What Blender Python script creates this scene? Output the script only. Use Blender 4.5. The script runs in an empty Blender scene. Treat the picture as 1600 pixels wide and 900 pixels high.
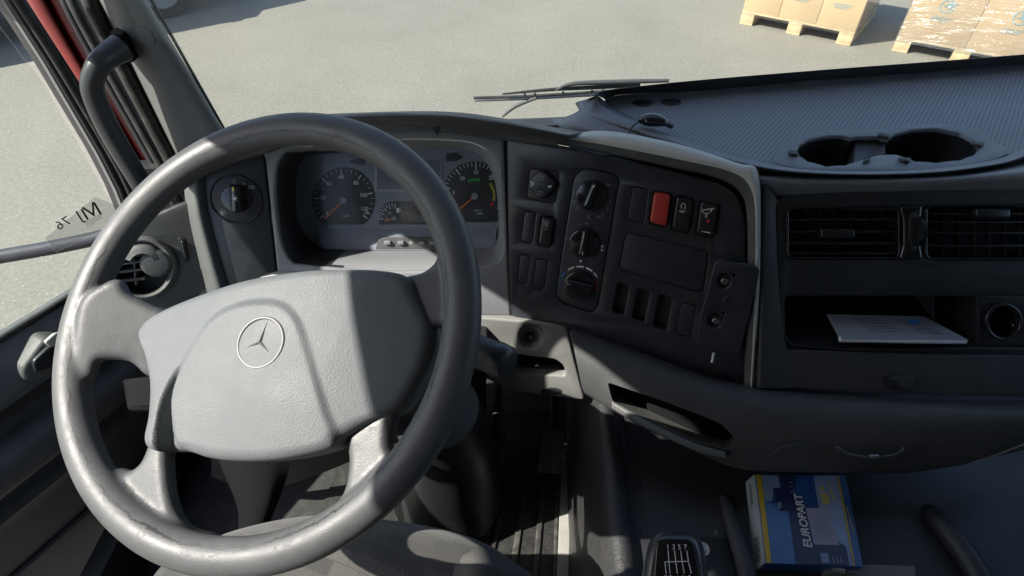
import bpy, bmesh, math, random
import numpy as np
from mathutils import Vector, Matrix
random.seed(7); np.random.seed(7)
S = bpy.context.scene
COL = S.collection
R = math.radians
# ------------------------------------------------------------------ camera
F = 900.0; PITCH = R(43); EYE = 2.30
cd = bpy.data.cameras.new('camera'); cam = bpy.data.objects.new('camera', cd); COL.objects.link(cam)
cd.sensor_width = 36; cd.lens = 36*F/1600; cd.clip_start = 0.02; cd.clip_end = 2000
cam.location = (0, 0, EYE); cam.rotation_euler = (R(90)-PITCH, 0, 0); S.camera = cam
# ------------------------------------------------------------------ world, sun, exposure
SUN = Vector((-1, -0.30, 1.08)).normalized()        # towards the sun
w = bpy.data.worlds.new('World'); S.world = w; w.use_nodes = True
nt = w.node_tree; bgn = nt.nodes['Background']; sk = nt.nodes.new('ShaderNodeTexSky')
sk.sky_type = 'NISHITA'; sk.sun_disc = False
sk.sun_elevation = math.asin(SUN.z); sk.sun_rotation = math.atan2(SUN.x, SUN.y)
sk.air_density = 1.0; sk.dust_density = 1.5
nt.links.new(sk.outputs[0], bgn.inputs[0]); bgn.inputs[1].default_value = 0.13
ld = bpy.data.lights.new('sun', 'SUN'); ld.energy = 5.0; ld.angle = R(0.5); ld.color = (1, .955, .86)
lo = bpy.data.objects.new('sun', ld); COL.objects.link(lo)
lo.rotation_euler = SUN.to_track_quat('Z', 'Y').to_euler()
S.view_settings.view_transform = 'Standard'; S.view_settings.look = 'None'
S.view_settings.gamma = 1; S.view_settings.use_curve_mapping = False
S.view_settings.exposure = 1.08
S.render.engine = 'CYCLES'
S.cycles.max_bounces = 8; S.cycles.diffuse_bounces = 5; S.cycles.transparent_max_bounces = 12

# ------------------------------------------------------------------ coordinates
E0 = Vector((0, 0, EYE))
def ray(px, py):
    rx = (px-800)/F; ry = (450-py)/F
    return Vector((rx, math.cos(PITCH)+math.sin(PITCH)*ry, -math.sin(PITCH)+math.cos(PITCH)*ry))
def Yp(px, py, Y):                      # point at forward distance Y from the driver's eye
    r = ray(px, py); return E0 + r*(Y/r.y)
def Zp(px, py, z):                      # point at height z below the driver's eye
    r = ray(px, py); return E0 + r*(z/r.z)
def Tp(px, py, t): return E0 + ray(px, py)*t
class Plane:
    def __init__(s, p, u, v):
        s.p = Vector(p); s.u = Vector(u).normalized(); v = Vector(v)
        s.v = (v - s.u*v.dot(s.u)).normalized(); s.n = s.u.cross(s.v)
    def on(s, px, py, h=0):
        r = ray(px, py); q = s.p + s.n*h - E0
        return E0 + r*(q.dot(s.n)/r.dot(s.n))
    def uv(s, px, py, h=0):
        d = s.on(px, py, h) - s.p; return (d.dot(s.u), d.dot(s.v))
    def at(s, u, v, h=0): return s.p + s.u*u + s.v*v + s.n*h
    def mat(s, h=0):
        m = Matrix.Identity(4)
        for i in range(3): m[i][0] = s.u[i]; m[i][1] = s.v[i]; m[i][2] = s.n[i]; m[i][3] = (s.p+s.n*h)[i]
        return m
    def depth(s, px, py): return (s.on(px, py)-E0).length/ray(px, py).length
def tilted(p, yaw, beta):
    a = R(yaw); b = R(beta)
    u = Vector((math.cos(a), -math.sin(a), 0)); nh = Vector((-math.sin(a), -math.cos(a), 0))
    return Plane(p, u, Vector((0, 0, 1))*math.cos(b) - nh*math.sin(b))
PC = tilted(Yp(610, 320, .80), 0, 25)            # instrument cluster face
PL = tilted(PC.on(425, 340), -10, 25)            # light switch face
PS = tilted(PC.on(791, 350), 17, 25)             # switch panel, turned to the driver
PV = tilted(PS.on(1185, 420), 2, 33)             # centre vents
PT = Plane(E0+Vector((0, 0, -.46)), (1, 0, 0), (0, 1, 0))   # tray on top
_wn_yaw, _wn_b = 23.2, 56.9
PW = tilted(Tp(399.1, 502.9, .5715), _wn_yaw, _wn_b)        # steering wheel
PD = Plane(E0+Vector((-.798, .751, -.72)), (.49, .87, 0), (0, 0, 1))   # open door, inner face

# ------------------------------------------------------------------ materials
def node(nt, t, **k):
    n = nt.nodes.new(t)
    for a, v in k.items(): setattr(n, a, v)
    return n
MATS = {}
def pmat(name, base, rough=.5, metal=0, grain=0, gscale=900, dust=0, spec=.5, var=.12, vscale=9, coat=0, kind='noise', worn=0):
    if name in MATS: return MATS[name]
    m = bpy.data.materials.new(name); m.use_nodes = True; nt = m.node_tree; L = nt.links
    b = nt.nodes['Principled BSDF']; MATS[name] = m
    if not isinstance(base, (tuple, list)): base = (base, base, base)
    b.inputs['Metallic'].default_value = metal; b.inputs['Specular IOR Level'].default_value = spec
    b.inputs['Coat Weight'].default_value = coat; b.inputs['Coat Roughness'].default_value = .12
    tc = node(nt, 'ShaderNodeTexCoord')
    n1 = node(nt, 'ShaderNodeTexNoise'); n1.inputs['Scale'].default_value = vscale; n1.inputs['Detail'].default_value = 6
    n1.inputs['Roughness'].default_value = .65
    L.new(tc.outputs['Object'], n1.inputs['Vector'])
    mr = node(nt, 'ShaderNodeMapRange'); mr.inputs[1].default_value = .3; mr.inputs[2].default_value = .7
    mr.inputs[3].default_value = 1-var; mr.inputs[4].default_value = 1+var
    L.new(n1.outputs['Fac'], mr.inputs[0])
    mx = node(nt, 'ShaderNodeVectorMath', operation='SCALE'); mx.inputs[0].default_value = base
    L.new(mr.outputs[0], mx.inputs['Scale'])
    col = mx.outputs[0]
    if dust:
        n2 = node(nt, 'ShaderNodeTexNoise'); n2.inputs['Scale'].default_value = 45; n2.inputs['Detail'].default_value = 8
        n2.inputs['Roughness'].default_value = .75
        L.new(tc.outputs['Object'], n2.inputs['Vector'])
        r2 = node(nt, 'ShaderNodeMapRange'); r2.inputs[1].default_value = .45; r2.inputs[2].default_value = .8
        r2.inputs[3].default_value = 0; r2.inputs[4].default_value = dust; L.new(n2.outputs['Fac'], r2.inputs[0])
        mm = node(nt, 'ShaderNodeMix', data_type='RGBA'); L.new(r2.outputs[0], mm.inputs['Factor'])
        L.new(col, mm.inputs['A']); mm.inputs['B'].default_value = (.42, .39, .34, 1); col = mm.outputs['Result']
    if worn:
        n3 = node(nt, 'ShaderNodeTexNoise'); n3.inputs['Scale'].default_value = 70; n3.inputs['Detail'].default_value = 10
        n3.inputs['Roughness'].default_value = .8; L.new(tc.outputs['Object'], n3.inputs['Vector'])
        r3 = node(nt, 'ShaderNodeMapRange'); r3.inputs[1].default_value = .56; r3.inputs[2].default_value = .66
        r3.inputs[4].default_value = worn; L.new(n3.outputs['Fac'], r3.inputs[0])
        mm = node(nt, 'ShaderNodeMix', data_type='RGBA'); L.new(r3.outputs[0], mm.inputs['Factor'])
        L.new(col, mm.inputs['A']); mm.inputs['B'].default_value = (.03, .03, .028, 1); col = mm.outputs['Result']
    L.new(col, b.inputs['Base Color'])
    rr = node(nt, 'ShaderNodeMapRange'); rr.inputs[1].default_value = .3; rr.inputs[2].default_value = .7
    rr.inputs[3].default_value = max(.02, rough-.08*min(1, rough*3)); rr.inputs[4].default_value = min(1, rough+.1*min(1, rough*3))
    L.new(n1.outputs['Fac'], rr.inputs[0]); L.new(rr.outputs[0], b.inputs['Roughness'])
    if grain:
        g = node(nt, 'ShaderNodeTexVoronoi') if kind == 'leather' else node(nt, 'ShaderNodeTexNoise')
        g.inputs['Scale'].default_value = gscale
        if kind != 'leather': g.inputs['Detail'].default_value = 3
        L.new(tc.outputs['Object'], g.inputs['Vector'])
        bp = node(nt, 'ShaderNodeBump'); bp.inputs['Strength'].default_value = grain; bp.inputs['Distance'].default_value = .0006
        L.new(g.outputs[0], bp.inputs['Height']); L.new(bp.outputs[0], b.inputs['Normal'])
        if worn:
            bp2 = node(nt, 'ShaderNodeBump'); bp2.inputs['Strength'].default_value = .5; bp2.inputs['Distance'].default_value = .001
            bp2.invert = True
            L.new(r3.outputs[0], bp2.inputs['Height']); L.new(bp.outputs[0], bp2.inputs['Normal']); L.new(bp2.outputs[0], b.inputs['Normal'])
    return m
GRY = (.115, .118, .122)
m_wheel = pmat('wheel_skin', (.074, .076, .080), .46, grain=.14, gscale=700, kind='leather', var=.16, vscale=22, worn=.12, spec=.42)
m_pad = pmat('airbag_skin', (.108, .117, .124), .6, grain=.36, gscale=560, kind='leather', var=.10, vscale=14, spec=.35, dust=.05)
m_dark = pmat('dark_panel', (.021, .023, .029), .34, grain=.12, gscale=900, dust=.06, var=.1)
m_darker = pmat('darker_plastic', (.017, .018, .020), .42, grain=.1, var=.1)
m_gloss = pmat('glossy_black', (.010, .010, .012), .16, var=.1, coat=.3)
m_switch = pmat('switch_black', (.013, .014, .016), .3, var=.08)
m_grey = pmat('grey_trim', (.19, .19, .182), .55, grain=.4, gscale=650, kind='leather', dust=.05, var=.08)
m_ridge = pmat('ridge_trim', (.105, .106, .105), .55, grain=.4, gscale=650, kind='leather', dust=.05, var=.08)
m_pale = pmat('pale_trim', (.46, .45, .415), .6, grain=.4, gscale=650, kind='leather', dust=.06, var=.06)
m_hood = pmat('hood_skin', (.060, .062, .066), .5, grain=.5, gscale=600, kind='leather', dust=.10, var=.1)
m_tray = pmat('tray_blue_grey', (.15, .163, .19), .5, grain=.2, dust=.05, var=.08)
m_dash = pmat('dash_skin', (.034, .035, .039), .5, grain=.5, gscale=520, kind='leather', dust=.03, var=.1)
m_knee = pmat('knee_skin', (.055, .056, .058), .5, grain=.3, gscale=520, kind='leather', dust=.03, var=.1)
m_clus = pmat('cluster_grey', (.18, .187, .20), .5, var=.06, dust=.04)
m_dialp = pmat('dial_grey', (.17, .185, .22), .5, var=.05)
m_dial = pmat('dial_black', (.016, .017, .020), .45, var=.08)
m_white = pmat('print_white', (.62, .62, .60), .6, var=.03)
m_dim = pmat('print_dim', (.22, .23, .24), .6, var=.03)
m_orange = pmat('needle_orange', (.75, .18, .03), .5, var=.03)
m_green = pmat('print_green', (.03, .42, .10), .5, var=.03)
m_yellow = pmat('print_yellow', (.60, .50, .03), .5, var=.03)
m_redp = pmat('print_red', (.55, .02, .03), .5, var=.03)
m_blue = pmat('print_blue', (.02, .16, .5), .5, var=.03)
m_redsw = pmat('switch_red', (.42, .035, .025), .4, var=.06)
m_chrome = pmat('chrome', (.17, .165, .17), .5, metal=.3, var=.04)
m_steel = pmat('steel', (.45, .45, .45), .3, metal=1, var=.1)
m_redpaint = pmat('red_paint', (.14, .007, .005), .35, coat=.1, dust=.02, var=.08)
m_rubber = pmat('rubber', (.018, .018, .018), .6, grain=.2, dust=.12, var=.2)
m_pillar = pmat('pillar_trim', (.115, .117, .114), .62, grain=.3, gscale=700, dust=.04, var=.05)
m_liner = pmat('headliner', (.25, .245, .235), .9, grain=.3, var=.05)
m_card = pmat('cardboard', (.56, .40, .22), .8, var=.07, vscale=4)
m_wood = pmat('pallet_wood', (.52, .40, .24), .75, var=.2, vscale=14)
m_mat = pmat('floor_rubber', (.016, .016, .016), .6, grain=.8, gscale=260, kind='leather', dust=.10, var=.2)
m_rib = pmat('mat_rib', (.03, .03, .029), .6, grain=.6, gscale=300, dust=.35, var=.2)
m_floor = pmat('cab_floor', (.03, .03, .03), .7, grain=.5, gscale=250, kind='leather', dust=.1)
m_tunnel = pmat('tunnel_skin', (.028, .028, .030), .5, grain=.8, gscale=220, kind='leather', dust=.06)
m_white_plastic = pmat('white_plastic', (.75, .75, .72), .4, var=.03)
m_carpaint = pmat('car_paint', (.10, .13, .18), .25, coat=.5, var=.05)
m_black = pmat('black_paint', (.015, .015, .017), .5)

def glass(name, tint=(1, 1, 1), gloss=.06, haze=0):
    m = bpy.data.materials.new(name); m.use_nodes = True; nt = m.node_tree; L = nt.links
    nt.nodes.remove(nt.nodes['Principled BSDF']); out = nt.nodes['Material Output']
    t = node(nt, 'ShaderNodeBsdfTransparent'); t.inputs[0].default_value = (*tint, 1)
    g = node(nt, 'ShaderNodeBsdfGlossy'); g.inputs['Roughness'].default_value = .03
    lw = node(nt, 'ShaderNodeLayerWeight'); lw.inputs[0].default_value = .5
    pw = node(nt, 'ShaderNodeMath', operation='POWER'); L.new(lw.outputs['Facing'], pw.inputs[0]); pw.inputs[1].default_value = 5
    fr = node(nt, 'ShaderNodeMapRange'); L.new(pw.outputs[0], fr.inputs[0]); fr.inputs[3].default_value = .022; fr.inputs[4].default_value = .9
    mx = node(nt, 'ShaderNodeMixShader'); L.new(fr.outputs[0], mx.inputs[0]); L.new(t.outputs[0], mx.inputs[1]); L.new(g.outputs[0], mx.inputs[2])
    last = mx.outputs[0]
    if haze:
        d = node(nt, 'ShaderNodeBsdfDiffuse'); d.inputs[0].default_value = (.8, .8, .8, 1)
        tc = node(nt, 'ShaderNodeTexCoord'); n = node(nt, 'ShaderNodeTexNoise'); n.inputs['Scale'].default_value = 6; n.inputs['Detail'].default_value = 8
        L.new(tc.outputs['Object'], n.inputs['Vector'])
        r = node(nt, 'ShaderNodeMapRange'); r.inputs[1].default_value = .3; r.inputs[2].default_value = .8
        r.inputs[3].default_value = haze*.4; r.inputs[4].default_value = haze*1.6; L.new(n.outputs[0], r.inputs[0])
        m2 = node(nt, 'ShaderNodeMixShader'); L.new(r.outputs[0], m2.inputs[0]); L.new(last, m2.inputs[1]); L.new(d.outputs[0], m2.inputs[2]); last = m2.outputs[0]
    L.new(last, out.inputs[0]); MATS[name] = m
    return m
m_glass = glass('window_glass', (.93, .96, .94), haze=.012)
m_lens = glass('cluster_lens', (.96, .97, .98), haze=.008)
[n for n in m_lens.node_tree.nodes if n.type == 'MAP_RANGE'][0].inputs[3].default_value = .008
m_film = glass('stretch_film', (.97, .97, .97), haze=.05)
m_sticker = glass('sticker_film', (.93, .93, .93), haze=.14)

def dotted(name, base, hole, pitch, rad):          # regular perforation
    m = pmat(name, base, .5, grain=.2, dust=.05, var=.08).copy(); m.name = name+'_dots'; nt = m.node_tree; L = nt.links
    b = nt.nodes['Principled BSDF']; src = b.inputs['Base Color'].links[0].from_socket
    tc = node(nt, 'ShaderNodeTexCoord'); mp = node(nt, 'ShaderNodeMapping'); mp.inputs['Rotation'].default_value = (0, 0, R(38))
    mp.inputs['Scale'].default_value = (1/pitch,)*3
    L.new(tc.outputs['Object'], mp.inputs[0])
    fr = node(nt, 'ShaderNodeVectorMath', operation='FRACTION'); L.new(mp.outputs[0], fr.inputs[0])
    sb = node(nt, 'ShaderNodeVectorMath', operation='SUBTRACT'); sb.inputs[1].default_value = (.5, .5, 0); L.new(fr.outputs[0], sb.inputs[0])
    ml = node(nt, 'ShaderNodeVectorMath', operation='MULTIPLY'); ml.inputs[1].default_value = (1, 1, 0); L.new(sb.outputs[0], ml.inputs[0])
    ln = node(nt, 'ShaderNodeVectorMath', operation='LENGTH'); L.new(ml.outputs[0], ln.inputs[0])
    mr = node(nt, 'ShaderNodeMapRange'); mr.inputs[1].default_value = rad; mr.inputs[2].default_value = rad+.1
    mr.inputs[3].default_value = 1; mr.inputs[4].default_value = 0; L.new(ln.outputs['Value'], mr.inputs[0])
    mm = node(nt, 'ShaderNodeMix', data_type='RGBA'); L.new(mr.outputs[0], mm.inputs['Factor']); L.new(src, mm.inputs['A'])
    mm.inputs['B'].default_value = (*hole, 1); L.new(mm.outputs['Result'], b.inputs['Base Color'])
    return m
m_traymat = dotted('tray_mat', (.185, .20, .23), (.06, .066, .078), .0066, .22)

def asphalt():
    m = bpy.data.materials.new('asphalt'); m.use_nodes = True; nt = m.node_tree; L = nt.links; b = nt.nodes['Principled BSDF']
    b.inputs['Roughness'].default_value = .85
    tc = node(nt, 'ShaderNodeTexCoord')
    a = node(nt, 'ShaderNodeTexNoise'); a.inputs['Scale'].default_value = 1.1; a.inputs['Detail'].default_value = 7; a.inputs['Roughness'].default_value = .7
    c = node(nt, 'ShaderNodeTexNoise'); c.inputs['Scale'].default_value = 34; c.inputs['Detail'].default_value = 6; c.inputs['Roughness'].default_value = .8
    v = node(nt, 'ShaderNodeTexVoronoi'); v.inputs['Scale'].default_value = 38
    for q in (a, c, v): L.new(tc.outputs['Object'], q.inputs['Vector'])
    r1 = node(nt, 'ShaderNodeValToRGB'); r1.color_ramp.elements[0].position = .3; r1.color_ramp.elements[1].position = .72
    r1.color_ramp.elements[0].color = (.180, .169, .143, 1); r1.color_ramp.elements[1].color = (.208, .196, .167, 1); L.new(a.outputs[0], r1.inputs[0])
    r2 = node(nt, 'ShaderNodeMapRange'); r2.inputs[1].default_value = .3; r2.inputs[2].default_value = .7; r2.inputs[3].default_value = .72; r2.inputs[4].default_value = 1.28
    L.new(c.outputs[0], r2.inputs[0])
    sc = node(nt, 'ShaderNodeVectorMath', operation='SCALE'); L.new(r1.outputs[0], sc.inputs[0]); L.new(r2.outputs[0], sc.inputs['Scale'])
    r3 = node(nt, 'ShaderNodeMapRange'); r3.inputs[1].default_value = .10; r3.inputs[2].default_value = .16; r3.inputs[3].default_value = .8; r3.inputs[4].default_value = 0
    L.new(v.outputs['Distance'], r3.inputs[0])
    v2 = node(nt, 'ShaderNodeMath', operation='GREATER_THAN'); sp = node(nt, 'ShaderNodeSeparateColor'); L.new(v.outputs['Color'], sp.inputs[0])
    L.new(sp.outputs[0], v2.inputs[0]); v2.inputs[1].default_value = .8
    mu = node(nt, 'ShaderNodeMath', operation='MULTIPLY'); L.new(v2.outputs[0], mu.inputs[0]); L.new(r3.outputs[0], mu.inputs[1])
    mm = node(nt, 'ShaderNodeMix', data_type='RGBA'); L.new(mu.outputs[0], mm.inputs['Factor']); L.new(sc.outputs[0], mm.inputs['A']); mm.inputs['B'].default_value = (.62, .6, .55, 1)
    L.new(mm.outputs['Result'], b.inputs['Base Color'])
    bp = node(nt, 'ShaderNodeBump'); bp.inputs['Distance'].default_value = .006; bp.inputs['Strength'].default_value = .5
    L.new(c.outputs[0], bp.inputs['Height']); L.new(bp.outputs[0], b.inputs['Normal'])
    return m
m_asphalt = asphalt()

def fabric():
    m = bpy.data.materials.new('seat_fabric'); m.use_nodes = True; nt = m.node_tree; L = nt.links; b = nt.nodes['Principled BSDF']
    b.inputs['Roughness'].default_value = .95; b.inputs['Sheen Weight'].default_value = .3
    tc = node(nt, 'ShaderNodeTexCoord')
    mp = node(nt, 'ShaderNodeMapping'); mp.inputs['Rotation'].default_value = (0, 0, R(20)); L.new(tc.outputs['Object'], mp.inputs[0])
    br = node(nt, 'ShaderNodeTexBrick'); br.inputs['Scale'].default_value = 14; br.inputs['Mortar Size'].default_value = 0.012
    br.inputs['Color1'].default_value = (.036, .035, .033, 1); br.inputs['Color2'].default_value = (.078, .075, .070, 1); br.inputs['Mortar'].default_value = (.05, .048, .045, 1)
    L.new(mp.outputs[0], br.inputs['Vector'])
    wv = node(nt, 'ShaderNodeTexWave'); wv.inputs['Scale'].default_value = 160; L.new(mp.outputs[0], wv.inputs['Vector'])
    n = node(nt, 'ShaderNodeTexNoise'); n.inputs['Scale'].default_value = 300; L.new(tc.outputs['Object'], n.inputs['Vector'])
    mr = node(nt, 'ShaderNodeMapRange'); mr.inputs[3].default_value = .75; mr.inputs[4].default_value = 1.2; L.new(wv.outputs['Fac'], mr.inputs[0])
    sc = node(nt, 'ShaderNodeVectorMath', operation='SCALE'); L.new(br.outputs['Color'], sc.inputs[0]); L.new(mr.outputs[0], sc.inputs['Scale'])
    L.new(sc.outputs[0], b.inputs['Base Color'])
    ad = node(nt, 'ShaderNodeMath', operation='ADD'); L.new(wv.outputs['Fac'], ad.inputs[0]); L.new(n.outputs[0], ad.inputs[1])
    bp = node(nt, 'ShaderNodeBump'); bp.inputs['Distance'].default_value = .001; bp.inputs['Strength'].default_value = .6
    L.new(ad.outputs[0], bp.inputs['Height']); L.new(bp.outputs[0], b.inputs['Normal'])
    return m
m_fabric = fabric()
m_matte = pmat('matte_black', (.010, .010, .011), .95, spec=.1, var=.2)
m_fabric2 = pmat('bolster_fabric', (.085, .083, .078), .95, grain=.7, gscale=500, var=.08)

# ------------------------------------------------------------------ mesh helpers
def thing(name, label, cat, loc=(0, 0, 0), group=None, kind=None):
    o = bpy.data.objects.new(name, None); COL.objects.link(o); o.location = loc; o.empty_display_size = .05
    tag(o, label, cat, group, kind); return o
def tag(o, label, cat=None, group=None, kind=None):
    if label: o['label'] = label
    if cat: o['category'] = cat
    if group: o['group'] = group
    if kind: o['kind'] = kind
    return o
def adopt(o, parent):
    if parent is not None:
        o.parent = parent; o.matrix_parent_inverse = Matrix.Identity(4)
        # keep world placement
        o.matrix_local = world(parent).inverted() @ o.matrix_basis
    return o
def world(o):
    m = o.matrix_basis.copy()
    while o.parent: o = o.parent; m = o.matrix_basis @ m
    return m
def link(name, me, parent=None, m=None):
    o = bpy.data.objects.new(name, me); COL.objects.link(o)
    if m is not None: o.matrix_basis = m
    return adopt(o, parent)
def mesh(name, verts, faces, mat, parent=None, smooth=True, m=None):
    me = bpy.data.meshes.new(name); me.from_pydata([tuple(v) for v in verts], [], faces); me.update()
    me.materials.append(mat)
    bm = bmesh.new(); bm.from_mesh(me); bmesh.ops.recalc_face_normals(bm, faces=bm.faces); bm.to_mesh(me); bm.free()
    if smooth:
        for p in me.polygons: p.use_smooth = True
    return link(name, me, parent, m)
def sharp(o, ang=35):
    me = o.data
    bm = bmesh.new(); bm.from_mesh(me)
    for e in bm.edges:
        if len(e.link_faces) == 2 and e.calc_face_angle(0) > R(ang): e.smooth = False
    for f in bm.faces: f.smooth = True
    bm.to_mesh(me); bm.free()
def bake(o):                                       # turn curve/text/modified object into a plain mesh object
    dg = bpy.context.evaluated_depsgraph_get(); dg.update()
    me = bpy.data.meshes.new_from_object(o.evaluated_get(dg)); return me
def joined(name, obs, parent=None):                # merge pieces into ONE mesh object
    vs = []; fs = []; mi = []; mats = []; sm = []
    for o in obs:
        mw = world(o); base = len(vs); me = o.data
        idx = []
        for mt in me.materials:
            if mt not in mats: mats.append(mt)
            idx.append(mats.index(mt))
        vs += [mw @ v.co for v in me.vertices]
        for p in me.polygons:
            fs.append([base+i for i in p.vertices]); mi.append(idx[p.material_index] if idx else 0); sm.append(p.use_smooth)
    me = bpy.data.meshes.new(name)
    inv = world(obs[0]).inverted(); me.from_pydata([tuple(inv @ v) for v in vs], [], fs)
    for mt in mats: me.materials.append(mt)
    for p, a, s_ in zip(me.polygons, mi, sm): p.material_index = a; p.use_smooth = s_
    me.update()
    m0 = world(obs[0])
    for o in obs: bpy.data.objects.remove(o)
    o = bpy.data.objects.new(name, me); COL.objects.link(o); o.matrix_basis = m0
    sharp(o, 40)
    return adopt(o, parent)
def cr(P, n=6, closed=False):                      # Catmull-Rom through points
    P = [np.array(p, float) for p in P]; out = []; N = len(P)
    segs = N if closed else N-1
    for i in range(segs):
        p1 = P[i]; p2 = P[(i+1) % N]
        p0 = P[(i-1) % N] if (closed or i > 0) else 2*p1-p2
        p3 = P[(i+2) % N] if (closed or i+2 < N) else 2*p2-p1
        for k in range(n):
            t = k/n
            out.append(.5*((2*p1)+(-p0+p2)*t+(2*p0-5*p1+4*p2-p3)*t*t+(-p0+3*p1-3*p2+p3)*t**3))
    if not closed: out.append(P[-1])
    return out
def rnd(P, r, n=5):                                # polygon with rounded corners
    P = [np.array(p, float) for p in P]; out = []; N = len(P)
    rs = r if isinstance(r, (list, tuple)) else [r]*N
    for i in range(N):
        a, b, c = P[i-1], P[i], P[(i+1) % N]; r_ = rs[i]
        if r_ <= 0: out.append(b); continue
        da = a-b; dc = c-b; la = np.linalg.norm(da); lc = np.linalg.norm(dc)
        q = min(r_, la*.48, lc*.48); s = b+da/la*q; e = b+dc/lc*q
        for k in range(n+1):
            t = k/n; out.append(s*(1-t)**2+b*2*t*(1-t)+e*t*t)
    return out
def box4(x0, y0, x1, y1, skx=0, sky=0):            # px rectangle, sheared (skx: x shift bottom, sky: y shift right)
    return [(x0, y0), (x1, y0+sky), (x1+skx, y1+sky), (x0+skx, y1)]
def plate_uv(name, loops, pl, h, T, bev, mat, parent=None, res=2):
    cu = bpy.data.curves.new(name, 'CURVE'); cu.dimensions = '2D'; cu.fill_mode = 'BOTH'
    for lp in loops:
        sp = cu.splines.new('POLY'); sp.points.add(len(lp)-1); sp.use_cyclic_u = True
        for i, q in enumerate(lp): sp.points[i].co = (q[0], q[1], 0, 1)
    bev = min(bev, T*.49); cu.extrude = max(T/2-bev, 1e-5); cu.bevel_depth = bev; cu.bevel_resolution = res; cu.offset = -bev
    o = bpy.data.objects.new(name, cu); COL.objects.link(o); me = bake(o); bpy.data.objects.remove(o)
    me.materials.clear(); me.materials.append(mat)
    bm = bmesh.new(); bm.from_mesh(me); bmesh.ops.remove_doubles(bm, verts=bm.verts, dist=1e-6)
    bmesh.ops.recalc_face_normals(bm, faces=bm.faces)
    for e in bm.edges:
        if len(e.link_faces) == 2 and e.calc_face_angle(0) > R(40): e.smooth = False
    for f in bm.faces: f.smooth = True
    bm.to_mesh(me); bm.free()
    return link(name, me, parent, pl.mat(h-T/2))
def plate(name, loops, pl, h, T, bev, mat, parent=None, res=2):
    return plate_uv(name, [[pl.uv(x, y, h) for x, y in lp] for lp in loops], pl, h, T, bev, mat, parent, res)
def circ(pl, px, py, rpx, h=0, n=40, e=1.0, a0=0):
    c = pl.uv(px, py, h); r = rpx*pl.depth(px, py)/F
    return [(c[0]+r*math.cos(a0+2*math.pi*k/n), c[1]+r*e*math.sin(a0+2*math.pi*k/n)) for k in range(n)]
def disc(name, pl, px, py, rpx, h, T, bev, mat, parent=None, e=1.0, inner=None, n=40):
    lps = [circ(pl, px, py, rpx, h, n, e)]
    if inner: lps.append(circ(pl, px, py, inner, h, n, e))
    return plate_uv(name, lps, pl, h, T, bev, mat, parent)
def text(body, pl, h, px, py, size_px, mat, rot=0, parent=None, name='lettering', mirror=False, bold=0, ext=.00012, shear=0):
    cu = bpy.data.curves.new(name, 'FONT'); cu.body = body; cu.align_x = 'CENTER'; cu.align_y = 'CENTER'
    cu.size = size_px*1.38*pl.depth(px, py)/F; cu.extrude = ext; cu.offset = bold*cu.size; cu.shear = shear
    o = bpy.data.objects.new(name, cu); COL.objects.link(o); me = bake(o); bpy.data.objects.remove(o)
    me.materials.clear(); me.materials.append(mat)
    u, v = pl.uv(px, py, h)
    m = pl.mat(h) @ Matrix.Translation((u, v, 0)) @ Matrix.Rotation(R(rot), 4, 'Z')
    if mirror: m = m @ Matrix.Diagonal((-1, 1, 1, 1))
    return link(name, me, parent, m)
def marks(name, polys, pl, h, mat, parent=None):   # thin printed shapes, px polygons
    vs = []; fs = []
    for p in polys:
        b = len(vs); vs += [(*pl.uv(x, y, h), 0) for x, y in p]; fs.append(list(range(b, b+len(p))))
    return mesh(name, vs, fs, mat, parent, False, pl.mat(h))
def line(x0, y0, x1, y1, w):
    d = np.array((x1-x0, y1-y0), float); d /= np.linalg.norm(d); q = np.array((-d[1], d[0]))*w/2
    a = np.array((x0, y0)); b = np.array((x1, y1)); return [tuple(a+q), tuple(b+q), tuple(b-q), tuple(a-q)]
def arcband(cx, cy, r, w, a0, a1, n=10):
    o = [(cx+(r+w/2)*math.cos(R(a0+(a1-a0)*k/n)), cy-(r+w/2)*math.sin(R(a0+(a1-a0)*k/n))) for k in range(n+1)]
    i = [(cx+(r-w/2)*math.cos(R(a0+(a1-a0)*k/n)), cy-(r-w/2)*math.sin(R(a0+(a1-a0)*k/n))) for k in range(n+1)]
    return o+i[::-1]
def tube(name, pts, rad, mat, parent=None, n=16, sub=6, closed=False, up=None, ratio=1.0, caps=True, smooth_path=True):
    rad = list(rad) if isinstance(rad, (list, tuple)) else [rad]*len(pts)
    P4 = [np.array([*p, r]) for p, r in zip(pts, rad)]
    Q = cr(P4, sub, closed) if smooth_path else P4
    P = [Vector(q[:3]) for q in Q]; rr = [q[3] for q in Q]; N = len(P)
    vs = []; fs = []; ref = Vector(up) if up else None; pu = None
    for i in range(N):
        if closed: t = (P[(i+1) % N]-P[i-1]).normalized()
        else: t = (P[min(i+1, N-1)]-P[max(i-1, 0)]).normalized()
        if ref is not None: a = ref - t*ref.dot(t)
        else: a = (pu - t*pu.dot(t)) if pu is not None else t.orthogonal()
        a.normalize(); pu = a; b = t.cross(a)
        for k in range(n):
            th = 2*math.pi*k/n
            vs.append(P[i]+a*(rr[i]*math.cos(th)*ratio)+b*(rr[i]*math.sin(th)))
    for i in range(N if closed else N-1):
        j = (i+1) % N
        for k in range(n): fs.append([i*n+k, i*n+(k+1) % n, j*n+(k+1) % n, j*n+k])
    if caps and not closed: fs.append(list(range(n))[::-1]); fs.append([(N-1)*n+k for k in range(n)])
    o = mesh(name, vs, fs, mat, parent); sharp(o, 50); return o
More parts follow.
